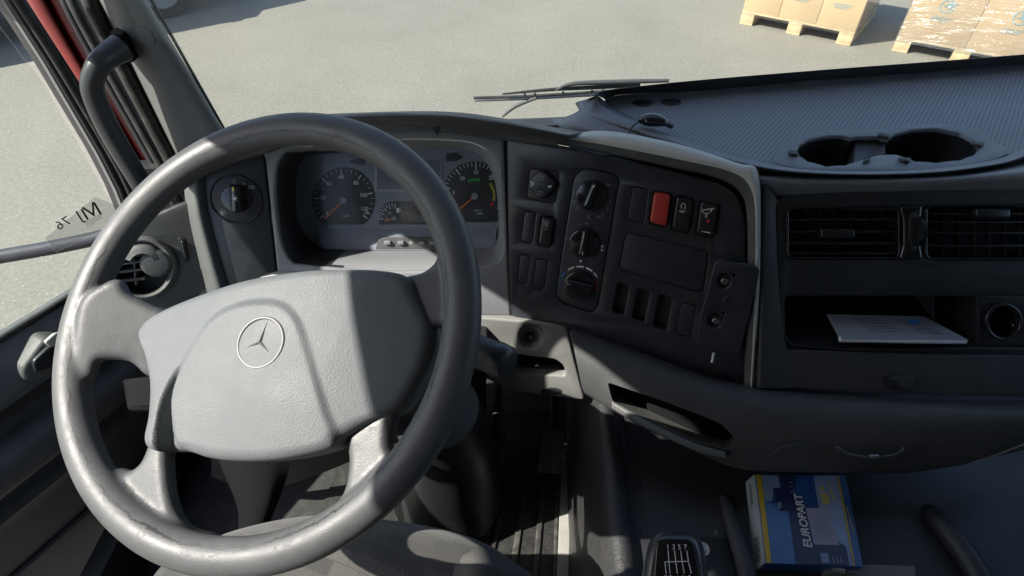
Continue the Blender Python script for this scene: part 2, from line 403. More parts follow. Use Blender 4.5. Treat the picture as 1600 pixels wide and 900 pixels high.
def loft(name, rows, mat, parent=None, sub=6, cross=5, solid=0, closed=False, lin=False):
    G = [cr(r, sub, closed) for r in rows] if sub > 1 else [[np.array(q) for q in r] for r in rows]
    M = len(G[0]); cols = [cr([G[i][j] for i in range(len(G))], cross) if cross > 1 else [G[i][j] for i in range(len(G))] for j in range(M)]
    K = len(cols[0]); vs = [cols[j][k] for k in range(K) for j in range(M)]; fs = []
    for k in range(K-1):
        for j in range(M if closed else M-1):
            j2 = (j+1) % M; fs.append([k*M+j, k*M+j2, (k+1)*M+j2, (k+1)*M+j])
    o = mesh(name, vs, fs, mat, parent)
    if solid:
        # make front faces look to the eye, then thicken away from it
        me = o.data; ctr = sum((Vector(v) for v in vs), Vector())/len(vs)
        s = sum((p.normal.dot(E0-world(o)@p.center) for p in me.polygons))
        if s < 0: me.flip_normals()
        md = o.modifiers.new('thickness', 'SOLIDIFY'); md.thickness = solid; md.offset = -1
        nm = bake(o); o.modifiers.clear(); o.data = nm
        sharp(o, 40)
    return o
def box(name, lo_, hi_, mat, parent=None, bev=.002, m=None):
    bm = bmesh.new(); bmesh.ops.create_cube(bm, size=1)
    for v in bm.verts:
        v.co = Vector([lo_[i]+(v.co[i]+.5)*(hi_[i]-lo_[i]) for i in range(3)])
    if bev: bmesh.ops.bevel(bm, geom=bm.edges[:], offset=bev, segments=2, affect='EDGES', profile=.5)
    me = bpy.data.meshes.new(name); bm.to_mesh(me); bm.free(); me.materials.append(mat)
    o = link(name, me, parent, m); sharp(o, 35); return o
def slab3(name, quad, T, mat, parent=None, smooth=False):   # quad / polygon of world points thickened away from the eye
    q = [Vector(p) for p in quad]; n = (q[1]-q[0]).cross(q[2]-q[0]).normalized()
    if n.dot(q[0]-E0) < 0: n = -n
    N = len(q); vs = q+[p+n*T for p in q]
    fs = [list(range(N)), [N+i for i in range(N)][::-1]]+[[i, (i+1) % N, N+(i+1) % N, N+i] for i in range(N)]
    return mesh(name, vs, fs, mat, parent, smooth)

# =================================================================== OUTSIDE
g = mesh('ground', [(-400, -400, 0), (400, -400, 0), (400, 400, 0), (-400, 400, 0)], [(0, 1, 2, 3)], m_asphalt, None, False)
tag(g, 'sun-bleached grey asphalt yard outside the truck', 'ground', None, 'structure')

def pallet(loc, ang, label, D=.8):
    t = thing('pallet', label, 'pallet', loc, 'wooden pallets in the yard')
    M = Matrix.Translation(loc) @ Matrix.Rotation(ang, 4, 'Z')
    for i in range(round(D/.16)):
        y = .0 + i*(D-.14)/(round(D/.16)-1)
        box('deck_board', (0, y, .122), (1.2, y+.14, .144), m_wood, t, .002, M)
    for x in (0, .5275, 1.055):
        box('stringer_board', (x, 0, .100), (x+.145, D, .1215), m_wood, t, .002, M)
        for y in (0, D/2-.07, D-.14): box('block', (x, y, .022), (x+.145, y+.14, .0995), m_wood, t, .003, M)
        box('bottom_board', (x, 0, 0), (x+.145, D, .0215), m_wood, t, .002, M)
    return M
def carton(M, x, y, z, sx, sy, sz, label, logo=True):
    loc = M @ Vector((x, y, z)); t = thing('cardboard_box', label, 'box', loc, 'boxes on the pallets')
    box('carton', (x+.002, y+.002, z), (x+sx-.002, y+sy-.002, z+sz), m_card, t, .004, M)
    pl = Plane(M @ Vector((x+sx/2, y-.0005, z+sz*.62)), (M.to_3x3() @ Vector((1, 0, 0))), (0, 0, 1))
    if logo:
        c = [(.062*math.cos(a), .062*math.sin(a)) for a in np.linspace(0, 2*math.pi, 40)[:-1]]
        c2 = [(.052*math.cos(a), .052*math.sin(a)) for a in np.linspace(0, 2*math.pi, 40)[:-1]]
        a = plate_uv('logo', [c, c2], pl, .002, .001, 0, m_blue2, None)
        b = plate_uv('logo', [[(-.05, -.005), (.0, .012), (-.02, .045), (.012, .03), (.05, .04), (.085, .03), (.045, .005), (.02, -.03), (.005, -.004)]], pl, .0022, .001, 0, m_blue2, None)
        joined('logo', [a, b], t)
    s = [plate_uv('p', [[(-.09, -.10-i*.018), (.09-i*.02, -.10-i*.018), (.09-i*.02, -.106-i*.018), (-.09, -.106-i*.018)]], pl, .002, .001, 0, m_blue2, None) for i in range(3)]
    joined('printed_lines', s, t)
    return t
m_blue2 = pmat('carton_ink', (.28, .40, .42), .8, var=.2)
_p1 = Vector((2.62, 6.94, 0)); _a1 = R(-36)
M1 = pallet(_p1, _a1, 'far wooden pallet carrying plain brown boxes', 1.2)
for i, nm in enumerate(('left', 'middle', 'right')):
    carton(M1, i*.4, 0, .145, .4, .6, .55, 'brown box at the %s front of the far pallet' % nm, False)
carton(M1, .8, .6, .145, .4, .6, .55, 'brown box at the right rear of the far pallet', False)
_p2 = Vector((3.98, 6.12, 0)); _a2 = R(-34)
M2 = pallet(_p2, _a2, 'near wooden pallet carrying shiny wrapped logo boxes')
for i, nm in enumerate(('leftmost', 'second')):
    carton(M2, i*.6, 0, .145, .6, .4, .55, '%s logo box on the near wrapped pallet' % nm, True)
def film_mat():
    m = m_film.copy(); m.name = 'wrap_film'; nt = m.node_tree; L = nt.links
    g = [n for n in nt.nodes if n.type == 'BSDF_GLOSSY'][0]; g.inputs['Roughness'].default_value = .16
    tc = node(nt, 'ShaderNodeTexCoord'); mp = node(nt, 'ShaderNodeMapping'); mp.inputs['Scale'].default_value = (1.0, 1.0, 7)
    n = node(nt, 'ShaderNodeTexNoise'); n.inputs['Scale'].default_value = 3; n.inputs['Detail'].default_value = 5
    bp = node(nt, 'ShaderNodeBump'); bp.inputs['Distance'].default_value = .085; bp.inputs['Strength'].default_value = 1
    mr_ = [n_ for n_ in nt.nodes if n_.type == 'MAP_RANGE'][0]; mr_.inputs[3].default_value = .22
    L.new(tc.outputs['Object'], mp.inputs[0]); L.new(mp.outputs[0], n.inputs['Vector']); L.new(n.outputs[0], bp.inputs['Height']); L.new(bp.outputs[0], g.inputs['Normal'])
    return m
m_wrap = film_mat()
for M, nm, lx, hh in ((M1, 'thin clear film wrapped round the far pallet load', 1.2, .72), (M2, 'glaring clear film wrapped round the near pallet load', 1.2, .72)):
    dd = 1.21 if M is M1 else .81
    q = [(-.008, -.008), (lx+.008, -.008), (lx+.008, dd), (-.008, dd)]
    vs = [(x, y, .10) for x, y in q]+[(x, y, hh) for x, y in q]
    o = mesh('stretch_wrap', vs, [(i, (i+1) % 4, 4+(i+1) % 4, 4+i) for i in range(4)], m_film if M is M1 else m_wrap, None, False, M)
    tag(o, nm, 'plastic film', 'film around the pallet loads')

def parked_van():
    ax = Vector((1.5, 1.09, 0)).normalized(); loc = Vector((-4.10, 7.22, 0))
    t = thing('parked_van', 'dark van parked far left, only a tyre and its shadow in view', 'van', loc)
    M = Matrix(((ax.x, -ax.y, 0, loc.x), (ax.y, ax.x, 0, loc.y), (0, 0, 1, 0), (0, 0, 0, 1)))
    prof = [(-3.6, .32), (.62, .32), (.85, .45), (.85, .85), (.6, 1.05), (-.1, 1.2), (-.75, 1.78), (-3.5, 1.82), (-3.65, 1.5)]
    vs = [(x, -.12, z) for x, z in prof]+[(x, 1.65, z) for x, z in prof]; n = len(prof)
    fs = [list(range(n)), [n+i for i in range(n)][::-1]]+[[i, (i+1) % n, n+(i+1) % n, n+i] for i in range(n)]
    b = mesh('body', vs, fs, m_carpaint, t, False, M)
    md = b.modifiers.new('b', 'BEVEL'); md.width = .05; md.segments = 3; me = bake(b); b.modifiers.clear(); b.data = me
    for x0, x1 in ((-.62, -1.5), (-1.6, -2.5), (-2.6, -3.4)):
        box('side_window', (x1, -.128, 1.15), (x0, -.118, 1.62), m_gloss, t, .003, M)
    for x in (0, -2.75):
        for y in (-.13, 1.46):
            wv = [Vector((x, y+.0, .32)), Vector((x, y+.2, .32))]
            o = tube('wheel', [M @ wv[0], M @ wv[1]], .32, m_rubber, t, n=32, smooth_path=False)
            tube('rim', [M @ (wv[0]+Vector((0, -.006, 0))), M @ (wv[0]+Vector((0, .05, 0)))], .21, m_clus, o, n=24, smooth_path=False)
    for y in (.0, 1.3): box('headlight', (.78, y, .68), (.862, y+.28, .86), m_white_plastic, t, .02, M)
    box('bumper', (.6, -.1, .30), (.93, 1.63, .52), m_black, t, .03, M)
    box('door_mirror', (-.62, -.3, 1.1), (-.48, -.12, 1.3), m_black, t, .03, M)
parked_van()

# =================================================================== TRUCK CAB SHELL
cab = thing('truck_cab', 'grey lined truck cab round the driver, with red painted door jamb and rubber seals', 'truck cab', E0+Vector((0, 0, -1.24)))
def tp(y): return .90+.18*y/260
m_shell = m_liner
def qd(name, pts, T, mat, parent=cab): return slab3(name, [E0+Vector(p) for p in pts], T, mat, parent)
# floor, roof, rear wall, right side, left sill / header / B-pillar
box('floor', (-.80, -.9, EYE-1.26), (1.75, 1.15, EYE-1.225), m_floor, cab, .004)
box('roof', (-.80, -.95, EYE+.50), (1.8, .86, EYE+.54), m_liner, cab, .01)
box('rear_wall', (-.74, -.96, EYE-1.22), (1.8, -.92, EYE+.5), m_liner, cab, .005)
box('right_wall', (1.76, -.92, EYE-1.22), (1.80, 1.15, EYE-.45), m_liner, cab, .005)
box('right_header', (1.762, -.92, EYE+.22), (1.80, .75, EYE+.5), m_liner, cab, .005)
box('right_rear_pillar', (1.764, -.92, EYE-.449), (1.80, -.1, EYE+.219), m_liner, cab, .005)
# left door opening: unseen header, edge shaped to cast the shadow line, falling at the front
hp = [(-.95, .505), (-.95, .24), (.03, .25), (.15, .285), (.25, .31), (.34, .25), (.45, .155), (.60, .03), (.74, -.10), (.88, -.25), (.97, -.25), (.75, .505)]
o = mesh('left_shadow_header', [(-.74, y, EYE+z) for y, z in hp]+[(-.775, y, EYE+z) for y, z in hp],
         [list(range(len(hp))), [len(hp)+i for i in range(len(hp))][::-1]]+[[i, (i+1) % len(hp), len(hp)+(i+1) % len(hp), len(hp)+i] for i in range(len(hp))], m_liner, cab, False)
box('rear_door_pillar', (-.775, -.95, EYE-1.22), (-.74, -.40, EYE+.235), m_liner, cab, .004)
box('left_lower_wall', (-.79, -.449, EYE-1.3), (-.75, .75, EYE-1.10), m_black, cab, .004)
# firewall
qd('firewall', [(-.8, 1.02, -1.23), (1.75, 1.12, -1.23), (1.75, 1.05, -.55), (-.8, .98, -.60)], .03, m_darker)
# windscreen
PG = Plane(E0+Vector((.2, 1.13, -.58)), (1, .13, 0), (0, -.32, 1))
wsc = [(-.84, -.04), (1.58, -.04), (1.45, 1.05), (-.72, 1.05)]
plate_uv('windscreen', [rnd(wsc, .05)], PG, .004, .005, .001, glass('windscreen_glass', (.95, .97, .95), haze=.06), cab)
# A pillar trim
def lofttp(name, cols, mat, parent=cab, **k):       # cols: lists of (px,py,dt) top to bottom
    return loft(name, [[Tp(x, y, tp(y)+d) for x, y, d in c] for c in cols], mat, parent, **k)
apil = lofttp('pillar_trim', [
    [(128, -60, .05), (150, 0, .04), (200, 100, .04), (262, 225, .04), (325, 350, .04)],
    [(150, -60, .0), (172, 0, -.005), (222, 100, -.005), (283, 225, -.005), (350, 350, -.0)],
    [(175, -60, -.015), (196, 0, -.02), (252, 100, -.02), (322, 225, -.02), (400, 350, -.02)],
    [(195, -60, -.0), (224, 0, -.005), (293, 115, -.005), (355, 218, -.005), (450, 350, -.0)],
    [(190, -60, .05), (229, 0, .05), (300, 118, .05), (362, 220, .05), (455, 350, .05)]], m_pillar, solid=.004)
# dotted black frit strip along the windscreen edge
marksv = []
for k in range(60):
    f_ = k/59; x = 231+f_*118; y = -3+f_*196; p = Tp(x+3, y, tp(y)+.046); marksv.append(p)
tube('windscreen_seal', [Tp(231, -10, tp(0)+.046), Tp(290, 95, tp(95)+.046), Tp(352, 205, tp(205)+.046)], .0028, m_rubber, cab, n=8)
plc = Plane(Tp(227, 58, tp(58)-.027), (Tp(240, 52, tp(52)-.02)-Tp(214, 64, tp(64)-.022)), (Tp(200, 20, tp(20)-.02)-Tp(260, 120, tp(120)-.02)))
if plc.n.dot(E0-plc.p) < 0: plc = Plane(plc.p, -plc.u, plc.v)
disc('screw_cover', plc, 226, 57, 12.5, -.0052, .006, .0006, m_pillar, cab, e=1.25)
# rubber seals beside the pillar
tube('door_seal', [Tp(132, -40, tp(0)+.03), Tp(140, 0, tp(0)+.03), Tp(190, 100, tp(100)+.03), Tp(262, 240, tp(240)+.03), Tp(320, 355, tp(330)+.03)], .0125, m_rubber, cab, n=14)
tube('door_seal', [Tp(100, -40, tp(0)+.05), Tp(113, 0, tp(0)+.05), Tp(166, 100, tp(100)+.05), Tp(243, 240, tp(240)+.05), Tp(305, 355, tp(330)+.05)], .010, m_rubber, cab, n=14)
tube('door_seal', [Tp(88, -40, tp(0)+.07), Tp(101, 0, tp(0)+.07), Tp(153, 100, tp(100)+.07), Tp(232, 240, tp(240)+.07), Tp(292, 355, tp(330)+.07)], .008, m_black, cab, n=14)
# red painted jamb with its two pressed ridges
lofttp('door_jamb', [
    [(20, -60, .12), (38, 0, .12), (98, 100, .12), (182, 240, .12), (262, 380, .12)],
    [(26, -60, .08), (46, 0, .08), (105, 100, .08), (190, 240, .08), (270, 380, .08)],
    [(44, -60, .075), (66, 0, .075), (122, 100, .075), (207, 240, .075), (287, 380, .075)],
    [(50, -60, .095), (73, 0, .095), (128, 100, .095), (212, 240, .095), (292, 380, .095)],
    [(62, -60, .085), (85, 0, .085), (140, 100, .085), (222, 240, .085), (300, 380, .085)],
    [(80, -60, .13), (118, 0, .13), (170, 100, .13), (246, 240, .13), (320, 380, .13)]], m_redpaint, solid=.004)
# grab handle
hx = [(190, 74, -.035), (171, 86, -.055), (154, 102, -.075), (144, 134, -.085), (158, 176, -.085), (184, 226, -.085), (214, 276, -.085), (240, 322, -.08)]
gh = tube('grab_handle', [Tp(x, y, tp(y)+d) for x, y, d in hx], [.021, .0185, .0165, .0165, .0175, .0175, .017, .017], pmat('handle_plastic', (.040, .041, .043), .38, var=.1), cab, n=20)
pq = [Tp(x, y, tp(y)-.022) for x, y in ((172, 50), (188, 55), (208, 97), (190, 100))]
slab3('handle_socket', pq, .02, m_black, cab)
# wipers outside the windscreen
wa = thing('windscreen_wiper', 'black windscreen wiper resting low outside the glass, seen above the dashboard', 'wiper', Tp(900, 150, 1.28))
tube('blade', [Tp(740, 153, 1.30), Tp(830, 150, 1.30), (Tp(955, 142, 1.30))], .0035, m_rubber, wa, n=8)
tube('blade', [Tp(742, 157, 1.30), Tp(830, 154, 1.30), (Tp(955, 147, 1.30))], .003, m_steel, wa, n=8)
tube('wiper_arm', [Tp(785, 182, 1.32), Tp(806, 166, 1.31), Tp(838, 153, 1.29)], [.003, .004, .0035], m_hood, wa, n=8)
tube('bracket', [Tp(785, 147, 1.285), Tp(860, 140, 1.28), Tp(940, 136, 1.28), Tp(1000, 133, 1.28)], [.002, .004, .005, .004], m_black, wa, n=8)
tube('cover', [Tp(868, 141, 1.27), Tp(895, 131, 1.27), Tp(970, 128, 1.27), Tp(1045, 126, 1.27)], [.002, .0048, .0055, .004], m_hood, wa, n=10)
for x in (820, 836, 880, 925, 942): tube('claw', [Tp(x, 146-(x-820)*.05, 1.285), Tp(x, 153-(x-820)*.05, 1.29)], .0025, m_black, wa, n=6, smooth_path=False)
# mirror arm outside the door
tube('mirror_arm', [Tp(-60, 412, 1.25), Tp(0, 401, 1.25), Tp(80, 387, 1.25), Tp(160, 370, 1.25), Tp(220, 352, 1.25)], .0155, pmat('arm_grey', (.045, .045, .06), .6, var=.1, spec=.2), cab, n=16)

# =================================================================== OPEN DOOR
door = bpy.data.objects.new('door', None); COL.objects.link(door); door.location = PD.at(.15, -.5); adopt(door, cab); door['label'] = 'open driver door with dark inner panel and armrest'
def dv(y, h=0): return PD.uv(0, y, h)[1]
# window frame (front post) from pixels on the door plane
fr_l = [(-22, -60), (12, 0), (76, 100), (158, 240), (187, 297), (206, 345)]
fr_r = [(8, -60), (44, 0), (108, 100), (204, 250), (232, 300), (262, 352)]
plate('window_frame', [[*fr_l, *fr_r[::-1]]], PD, .012, .05, .006, m_black, door)
plate('window_channel', [[(x-6, y) for x, y in fr_l]+[(x+3, y) for x, y in fr_l[::-1]]], PD, .004, .012, .002, m_pillar, door)
# the sloping edge trim inside the frame
tube('frame_seal', [PD.on(x+16, y, .016) for x, y in fr_l], .007, m_rubber, door, n=10)
u0 = -1.0; u1 = .19
plate_uv('window_pane', [[(u0, -.015), (u1-.05, -.015), (u1-.05, .34), (u1-.09, .62), (u0, .62)]], PD, .0, .004, 0, m_glass, door)
plate_uv('top_frame', [[(u0-.04, .60), (u1, .60), (u1, .66), (u0-.04, .66)]], PD, .012, .05, .006, m_black, door)
plate_uv('rear_frame', [[(u0-.05, -.02), (u0, -.02), (u0, .60), (u0-.05, .60)]], PD, .012, .05, .006, m_black, door)
prof = [(0.0, -.02), (-.004, .0), (-.018, .014), (-.035, .03), (-.065, .045), (-.085, .046)]
def drow(v, h, a=-.55, b=.235, n=8): return [PD.at(a+(b-a)*k/n, v, h) for k in range(n+1)]
loft('window_sill', [drow(v, h) for v, h in prof], pmat('door_sill', (.10, .105, .11), .45, grain=.3, gscale=600, var=.1, dust=.05), door, sub=2)
tube('weather_strip', drow(.0, .0, b=.2), .006, m_rubber, door, n=8, sub=2)
loft('upper_panel', [drow(-.082, .046), drow(-.10, .02), drow(-.135, .015), drow(-.150, .03)], m_knee, door, sub=2)
loft('armrest', [drow(-.145, .026), drow(-.150, .055), (drow(-.163, .073)), drow(-.195, .078), drow(-.215, .07), drow(-.225, .03)], m_hood, door, sub=2)
loft('door_card', [drow(-.22, .035), drow(-.25, .03), drow(-.27, .05), drow(-.285, .052), drow(-.30, .035), drow(-.42, .03), drow(-.43, .034), drow(-.62, .03)], m_dash, door, sub=2, cross=4)
plate_uv('door_skin', [[(u0-.05, -.02), (.235, -.02), (.235, -.64), (u0-.05, -.64)]], PD, -.03, .01, .002, m_redpaint, door)
# window switch pod
pod = [(34, 578), (70, 530), (100, 526), (96, 556), (88, 586), (38, 598)]
plate('switch_pod', [rnd(pod, 9)], PD, .050, .04, .008, m_ridge, door)
plate('pod_top', [rnd([(52, 566), (80, 540), (97, 538), (94, 554), (86, 572), (56, 584)], 6)], PD, .059, .01, .003, m_dark, door)
plate('pod_sheen', [rnd([(70, 536), (86, 522), (96, 520), (96, 536), (80, 544)], 4)], PD, .062, .008, .003, m_pale, door)  # pale plate stands in for the sheen on the pod's edge
# sticker on the window
st = thing('window_sticker', 'torn clear sticker with mirrored black letters on the side window', 'sticker', PD.on(110, 340, .004))
plate('film', [[(70, 372), (148, 308), (185, 322), (190, 345), (88, 394)]], PD, .0045, .0012, .0002, m_sticker, st)
pcs = []
ang = math.degrees(math.atan2(46, 130))
for ch, x, y, sz in (('I', 153, 327, 26), ('V', 143, 330, 26), ('I', 133, 336, 24), ('J', 124, 338, 20), ('7', 104, 346, 17), ('6', 93, 352, 17)):
    pcs.append(text(ch, PD, .0049, x, y, sz*.9, m_ridge, 0, mirror=True, bold=.0))
joined('letters', pcs, st)
plate('letter_smudge', [[(132, 346), (158, 334), (161, 340), (136, 356)]], PD, .0047, .0003, 0, m_sticker, st)

# =================================================================== DASHBOARD
dash = thing('dashboard', 'curved dark truck dashboard with gauges, switch panel, vents and cup holder tray', 'dashboard', E0+Vector((.2, .8, -1.0)))
# ---- instrument cluster
clu = plate('instrument_cluster', [
    [(413, 236), (470, 214), (560, 202), (680, 203), (786, 213), (791, 350), (798, 494), (700, 492), (560, 480), (438, 470), (424, 340)],
    cr([(430, 290), (436, 250), (460, 232), (520, 226), (620, 218), (700, 219), (745, 226), (772, 250), (785, 300), (789, 360), (785, 395), (768, 412), (700, 421), (600, 424), (480, 415), (455, 408), (440, 380), (432, 330)][::-1], 5, True)],
    PC, .002, .012, .004, m_clus, dash)
outer = [(430, 290), (436, 250), (460, 232), (520, 226), (620, 218), (700, 219), (745, 226), (772, 250), (785, 300), (789, 360), (785, 395), (768, 412), (700, 421), (600, 424), (480, 415), (455, 408), (440, 380), (432, 330)]
inner = [(462, 300), (465, 265), (480, 245), (540, 238), (620, 232), (700, 231), (740, 238), (765, 262), (776, 300), (779, 350), (776, 375), (760, 386), (700, 388), (600, 389), (520, 388), (500, 385), (475, 365), (464, 335)]
mid = [((a[0]+b[0])/2, (a[1]+b[1])/2) for a, b in zip(outer, inner)]
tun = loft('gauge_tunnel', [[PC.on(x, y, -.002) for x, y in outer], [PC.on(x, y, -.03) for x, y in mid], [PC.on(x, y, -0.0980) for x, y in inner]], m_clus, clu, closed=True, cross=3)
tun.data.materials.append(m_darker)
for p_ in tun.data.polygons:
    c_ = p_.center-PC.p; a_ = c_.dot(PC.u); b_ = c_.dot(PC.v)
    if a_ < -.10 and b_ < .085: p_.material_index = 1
plate('dial_face', [cr([(x+(x-620)*.03, y+(y-310)*.05) for x, y in inner], 5, True)], PC, -0.0980, .01, 0, m_dialp, clu)
plate('gauge_lens', [cr(inner, 5, True)], PC, -0.0900, .002, .0005, m_lens, clu)
def dial(cx, cy, r, cutx, cuty, name):
    pts = []
    for k in range(60):
        a = 2*math.pi*k/60; x = cx+r*math.cos(a); y = cy-r*math.sin(a)*1.03
        pts.append((min(x, cutx), min(y, cuty)))
    return plate(name, [pts], PC, -0.0965, .001, .0003, m_dial, clu)
d1 = dial(537, 312, 49, 999, 351, 'speed_dial'); d2 = dial(742, 306, 52, 783, 347, 'rev_dial')
fg = plate('fuel_dial', [rnd([(592, 351), (592, 330), (604, 315), (700, 314), (700, 351)], [2, 22, 14, 2, 2])], PC, -0.0965, .001, .0003, m_dial, clu)
def P2(cx, cy, r, a): return (cx+r*math.cos(R(a)), cy-r*math.sin(R(a))*1.02)
pr = []
for v in range(0, 126, 5):
    a = 218-2.05*v; big = v % 20 == 0 or v == 125
    p = P2(537, 312, 46.5, a); q = P2(537, 312, 38.5 if big else 42.5, a)
    if p[1] < 350: pr.append(line(*p, *q, 1.6 if big else .9))
o = [marks('p', pr, PC, -0.0958, m_white)]
for s_, x, y in (('20', 505, 309), ('40', 513.5, 287.5), ('60', 533, 276.5), ('80', 556, 286), ('100', 568, 305), ('120', 569.5, 326.5), ('0', 511, 334)):
    o.append(text(s_, PC, -0.0958, x, y, 6.6, m_white, bold=.01))
o.append(text('125', PC, -0.0958, 571.5, 333.5, 4.2, m_white)); o.append(text('km/h', PC, -0.0958, 541, 337.5, 4.2, m_white))
joined('numerals', o, d1)
pr = []
for k in range(0, 31):
    a = 202-7.6*k; big = k % 5 == 0
    p = P2(742, 306, 51, a); q = P2(742, 306, 40 if big else 45, a)
    if p[0] < 784 and p[1] < 346: pr.append(line(*p, *q, 1.6 if big else .9))
o = [marks('p', pr, PC, -0.0958, m_white)]
for s_, x, y in (('5', 709, 301), ('10', 722, 279), ('15', 743.5, 269.5), ('20', 767.5, 278), ('25', 780, 298.5), ('30', 780, 323.5)):
    o.append(text(s_, PC, -0.0958, x, y, 6.6, m_white, bold=.01))
o.append(text('min-1', PC, -0.0958, 747, 328.5, 4.4, m_white)); o.append(text('x100', PC, -0.0958, 748.5, 333.5, 4.0, m_white))
gp = [arcband(742, 306, 25.5, 4, 72+k*6.4, 76+k*6.4, 2) for k in range(7)]
o.append(marks('p', gp, PC, -0.0958, m_green))
gp = [arcband(742, 306, 30, 3.5, -14+k*6.2, -10+k*6.2, 2) for k in range(9)]
o.append(marks('p', gp, PC, -0.0958, m_yellow)); o.append(marks('p', [arcband(742, 306, 30, 4, -32, -22, 4)], PC, -0.0958, m_redp))
joined('numerals', o, d2)
def needle(par, cx, cy, ex, ey, w, rh):
    a = plate('n', [line(cx, cy, ex, ey, w)], PC, -0.0920, .0012, .0003, m_orange)
    b = disc('n', PC, cx, cy, rh, -0.0905, .004, .0012, m_dialp); joined('needle', [a, b], par)
needle(d1, 537, 313, 507, 342, 2.0, 6); needle(d2, 742, 307, 719, 326, 2.0, 6); needle(fg, 616, 341, 601, 345, 1.4, 4)
pr = [line(*P2(615, 342, 24, a), *P2(615, 342, 19 if k % 2 else 16, a), 1.1) for k, a in enumerate(range(84, 186, 12))]
o = [marks('p', pr, PC, -0.0958, m_white), text('1/2', PC, -0.0958, 608.5, 333, 4.2, m_white), text('0', PC, -0.0958, 604.5, 341.5, 4.2, m_white),
     marks('p', [box4(619.5, 325, 624, 332), line(625, 326, 626, 331, .8)], PC, -0.0958, m_white)]
o += [marks('p', [line(632+k, 330+k*2.2, 668, 341+k*1.2, .35) for k in range(7)], PC, -0.0958, m_dim)]
joined('numerals', o, fg)
dp = plate('display', [box4(585, 247, 690, 299)], PC, -0.0962, .001, 0, pmat('display_frame', (.30, .31, .32), .5), clu)
plate('screen', [box4(589, 249, 687, 296)], PC, -0.0954, .001, 0, pmat('display_screen', (.11, .125, .16), .3), dp)
plate('warning_arrow', [[(545.5, 253), (554, 248), (570, 248), (570, 258), (556, 258)]], PC, -0.0962, .001, 0, m_dial, clu)
plate('warning_arrow', [[(697, 239), (712, 239), (724, 246), (713, 252), (697, 252)]], PC, -0.0962, .001, 0, m_dial, clu)
# sill under the lens with the push buttons
bs = plate('button_strip', [rnd([(586, 390), (591, 375), (600, 371), (700, 371), (706, 390)], 4)], PC, -0.0860, .003, .001, m_hood, clu)
loft('gauge_sill', [[PC.on(x, y, h) for x, y in r] for r, h in (
    ([(500, 357), (600, 359), (700, 359), (776, 357)], -0.0968), ([(498, 364), (600, 368), (700, 367), (775, 366)], -0.0930),
    ([(500, 380), (600, 384), (700, 384), (774, 380)], -0.0880), ([(505, 389), (600, 391), (700, 390), (765, 388)], -0.0860))], m_dialp, clu, sub=3)
for x in (605, 626, 659, 676): plate('push_button', [rnd(box4(x-5, 377, x+5, 382.5), 1.5)], PC, -0.0800, .007, .0012, m_clus, bs)
o = [plate_uv('ic', [circ(PC, 642, 379, 2.6, -0.0856, 16), circ(PC, 642, 379, 1.8, -0.0856, 16)], PC, -0.0854, .0004, 0, m_white)]
joined('icon', o, bs)
tube('panel_seam', [PC.on(786, 213, .001), PC.on(791, 350, .001), PC.on(798, 494, .001)], .0022, m_black, dash, n=8, smooth_path=False)
# ---- hood pad over the cluster
hood = loft('dash_hood', [
    [PL.on(290, 292, .0), PL.on(350, 262, .0), PC.on(410, 240, .0), PC.on(480, 217, .0), PC.on(570, 204, .0), PC.on(680, 206, .0), PC.on(786, 217, .0), PS.on(866, 226, .0)],
    [PL.on(280, 292, .03), PL.on(345, 262, .035), PC.on(405, 243, .035), PC.on(478, 219, .045), PC.on(570, 205, .055), PC.on(680, 206, .055), PC.on(786, 219, .04), PS.on(867, 228, .025)],
    [PL.on(275, 282, .035), PL.on(340, 252, .045), PC.on(398, 230, .045), PC.on(470, 206, .055), PC.on(570, 193, .065), PC.on(680, 194, .065), PC.on(786, 207, .05), PS.on(880, 222, .032)],
    [Yp(272, 256, .80), Yp(330, 228, .80), Yp(395, 217, .80), Yp(470, 190, .79), Yp(565, 180, .78), Yp(690, 180, .77), Yp(790, 193, .77), Yp(890, 211, .78)],
    [Yp(276, 250, .86), Yp(330, 222, .86), Yp(390, 212, .86), Yp(470, 184, .86), Yp(565, 177, .86), Yp(700, 175, .86), Yp(800, 187, .86), Yp(915, 208, .85)],
    [Yp(290, 265, .94), Yp(335, 245, .97), Yp(390, 224, .97), Yp(470, 200, .98), Yp(565, 195, .98), Yp(700, 190, .98), Yp(800, 196, .98), Yp(925, 206, .93)]], m_hood, dash, solid=.006)
plate('hood_clip', [[(668, 193), (690, 194), (684, 213)]], tilted(PC.on(680, 205, .058), 0, 20), .003, .01, .001, m_darker, dash)
# dash top falling away to the windscreen
loft('dash_top', [[Yp(300, 250, .90), Yp(470, 220, .93), Yp(700, 205, .95), Yp(870, 200, .95)],
                  [Yp(330, 235, 1.0), Yp(470, 205, 1.10), Yp(700, 193, 1.10), Yp(880, 188, 1.05)],
                  [Yp(345, 235, 1.02), Yp(470, 215, 1.2), Yp(700, 200, 1.22), Yp(900, 185, 1.15)]], m_hood, dash, solid=.005)
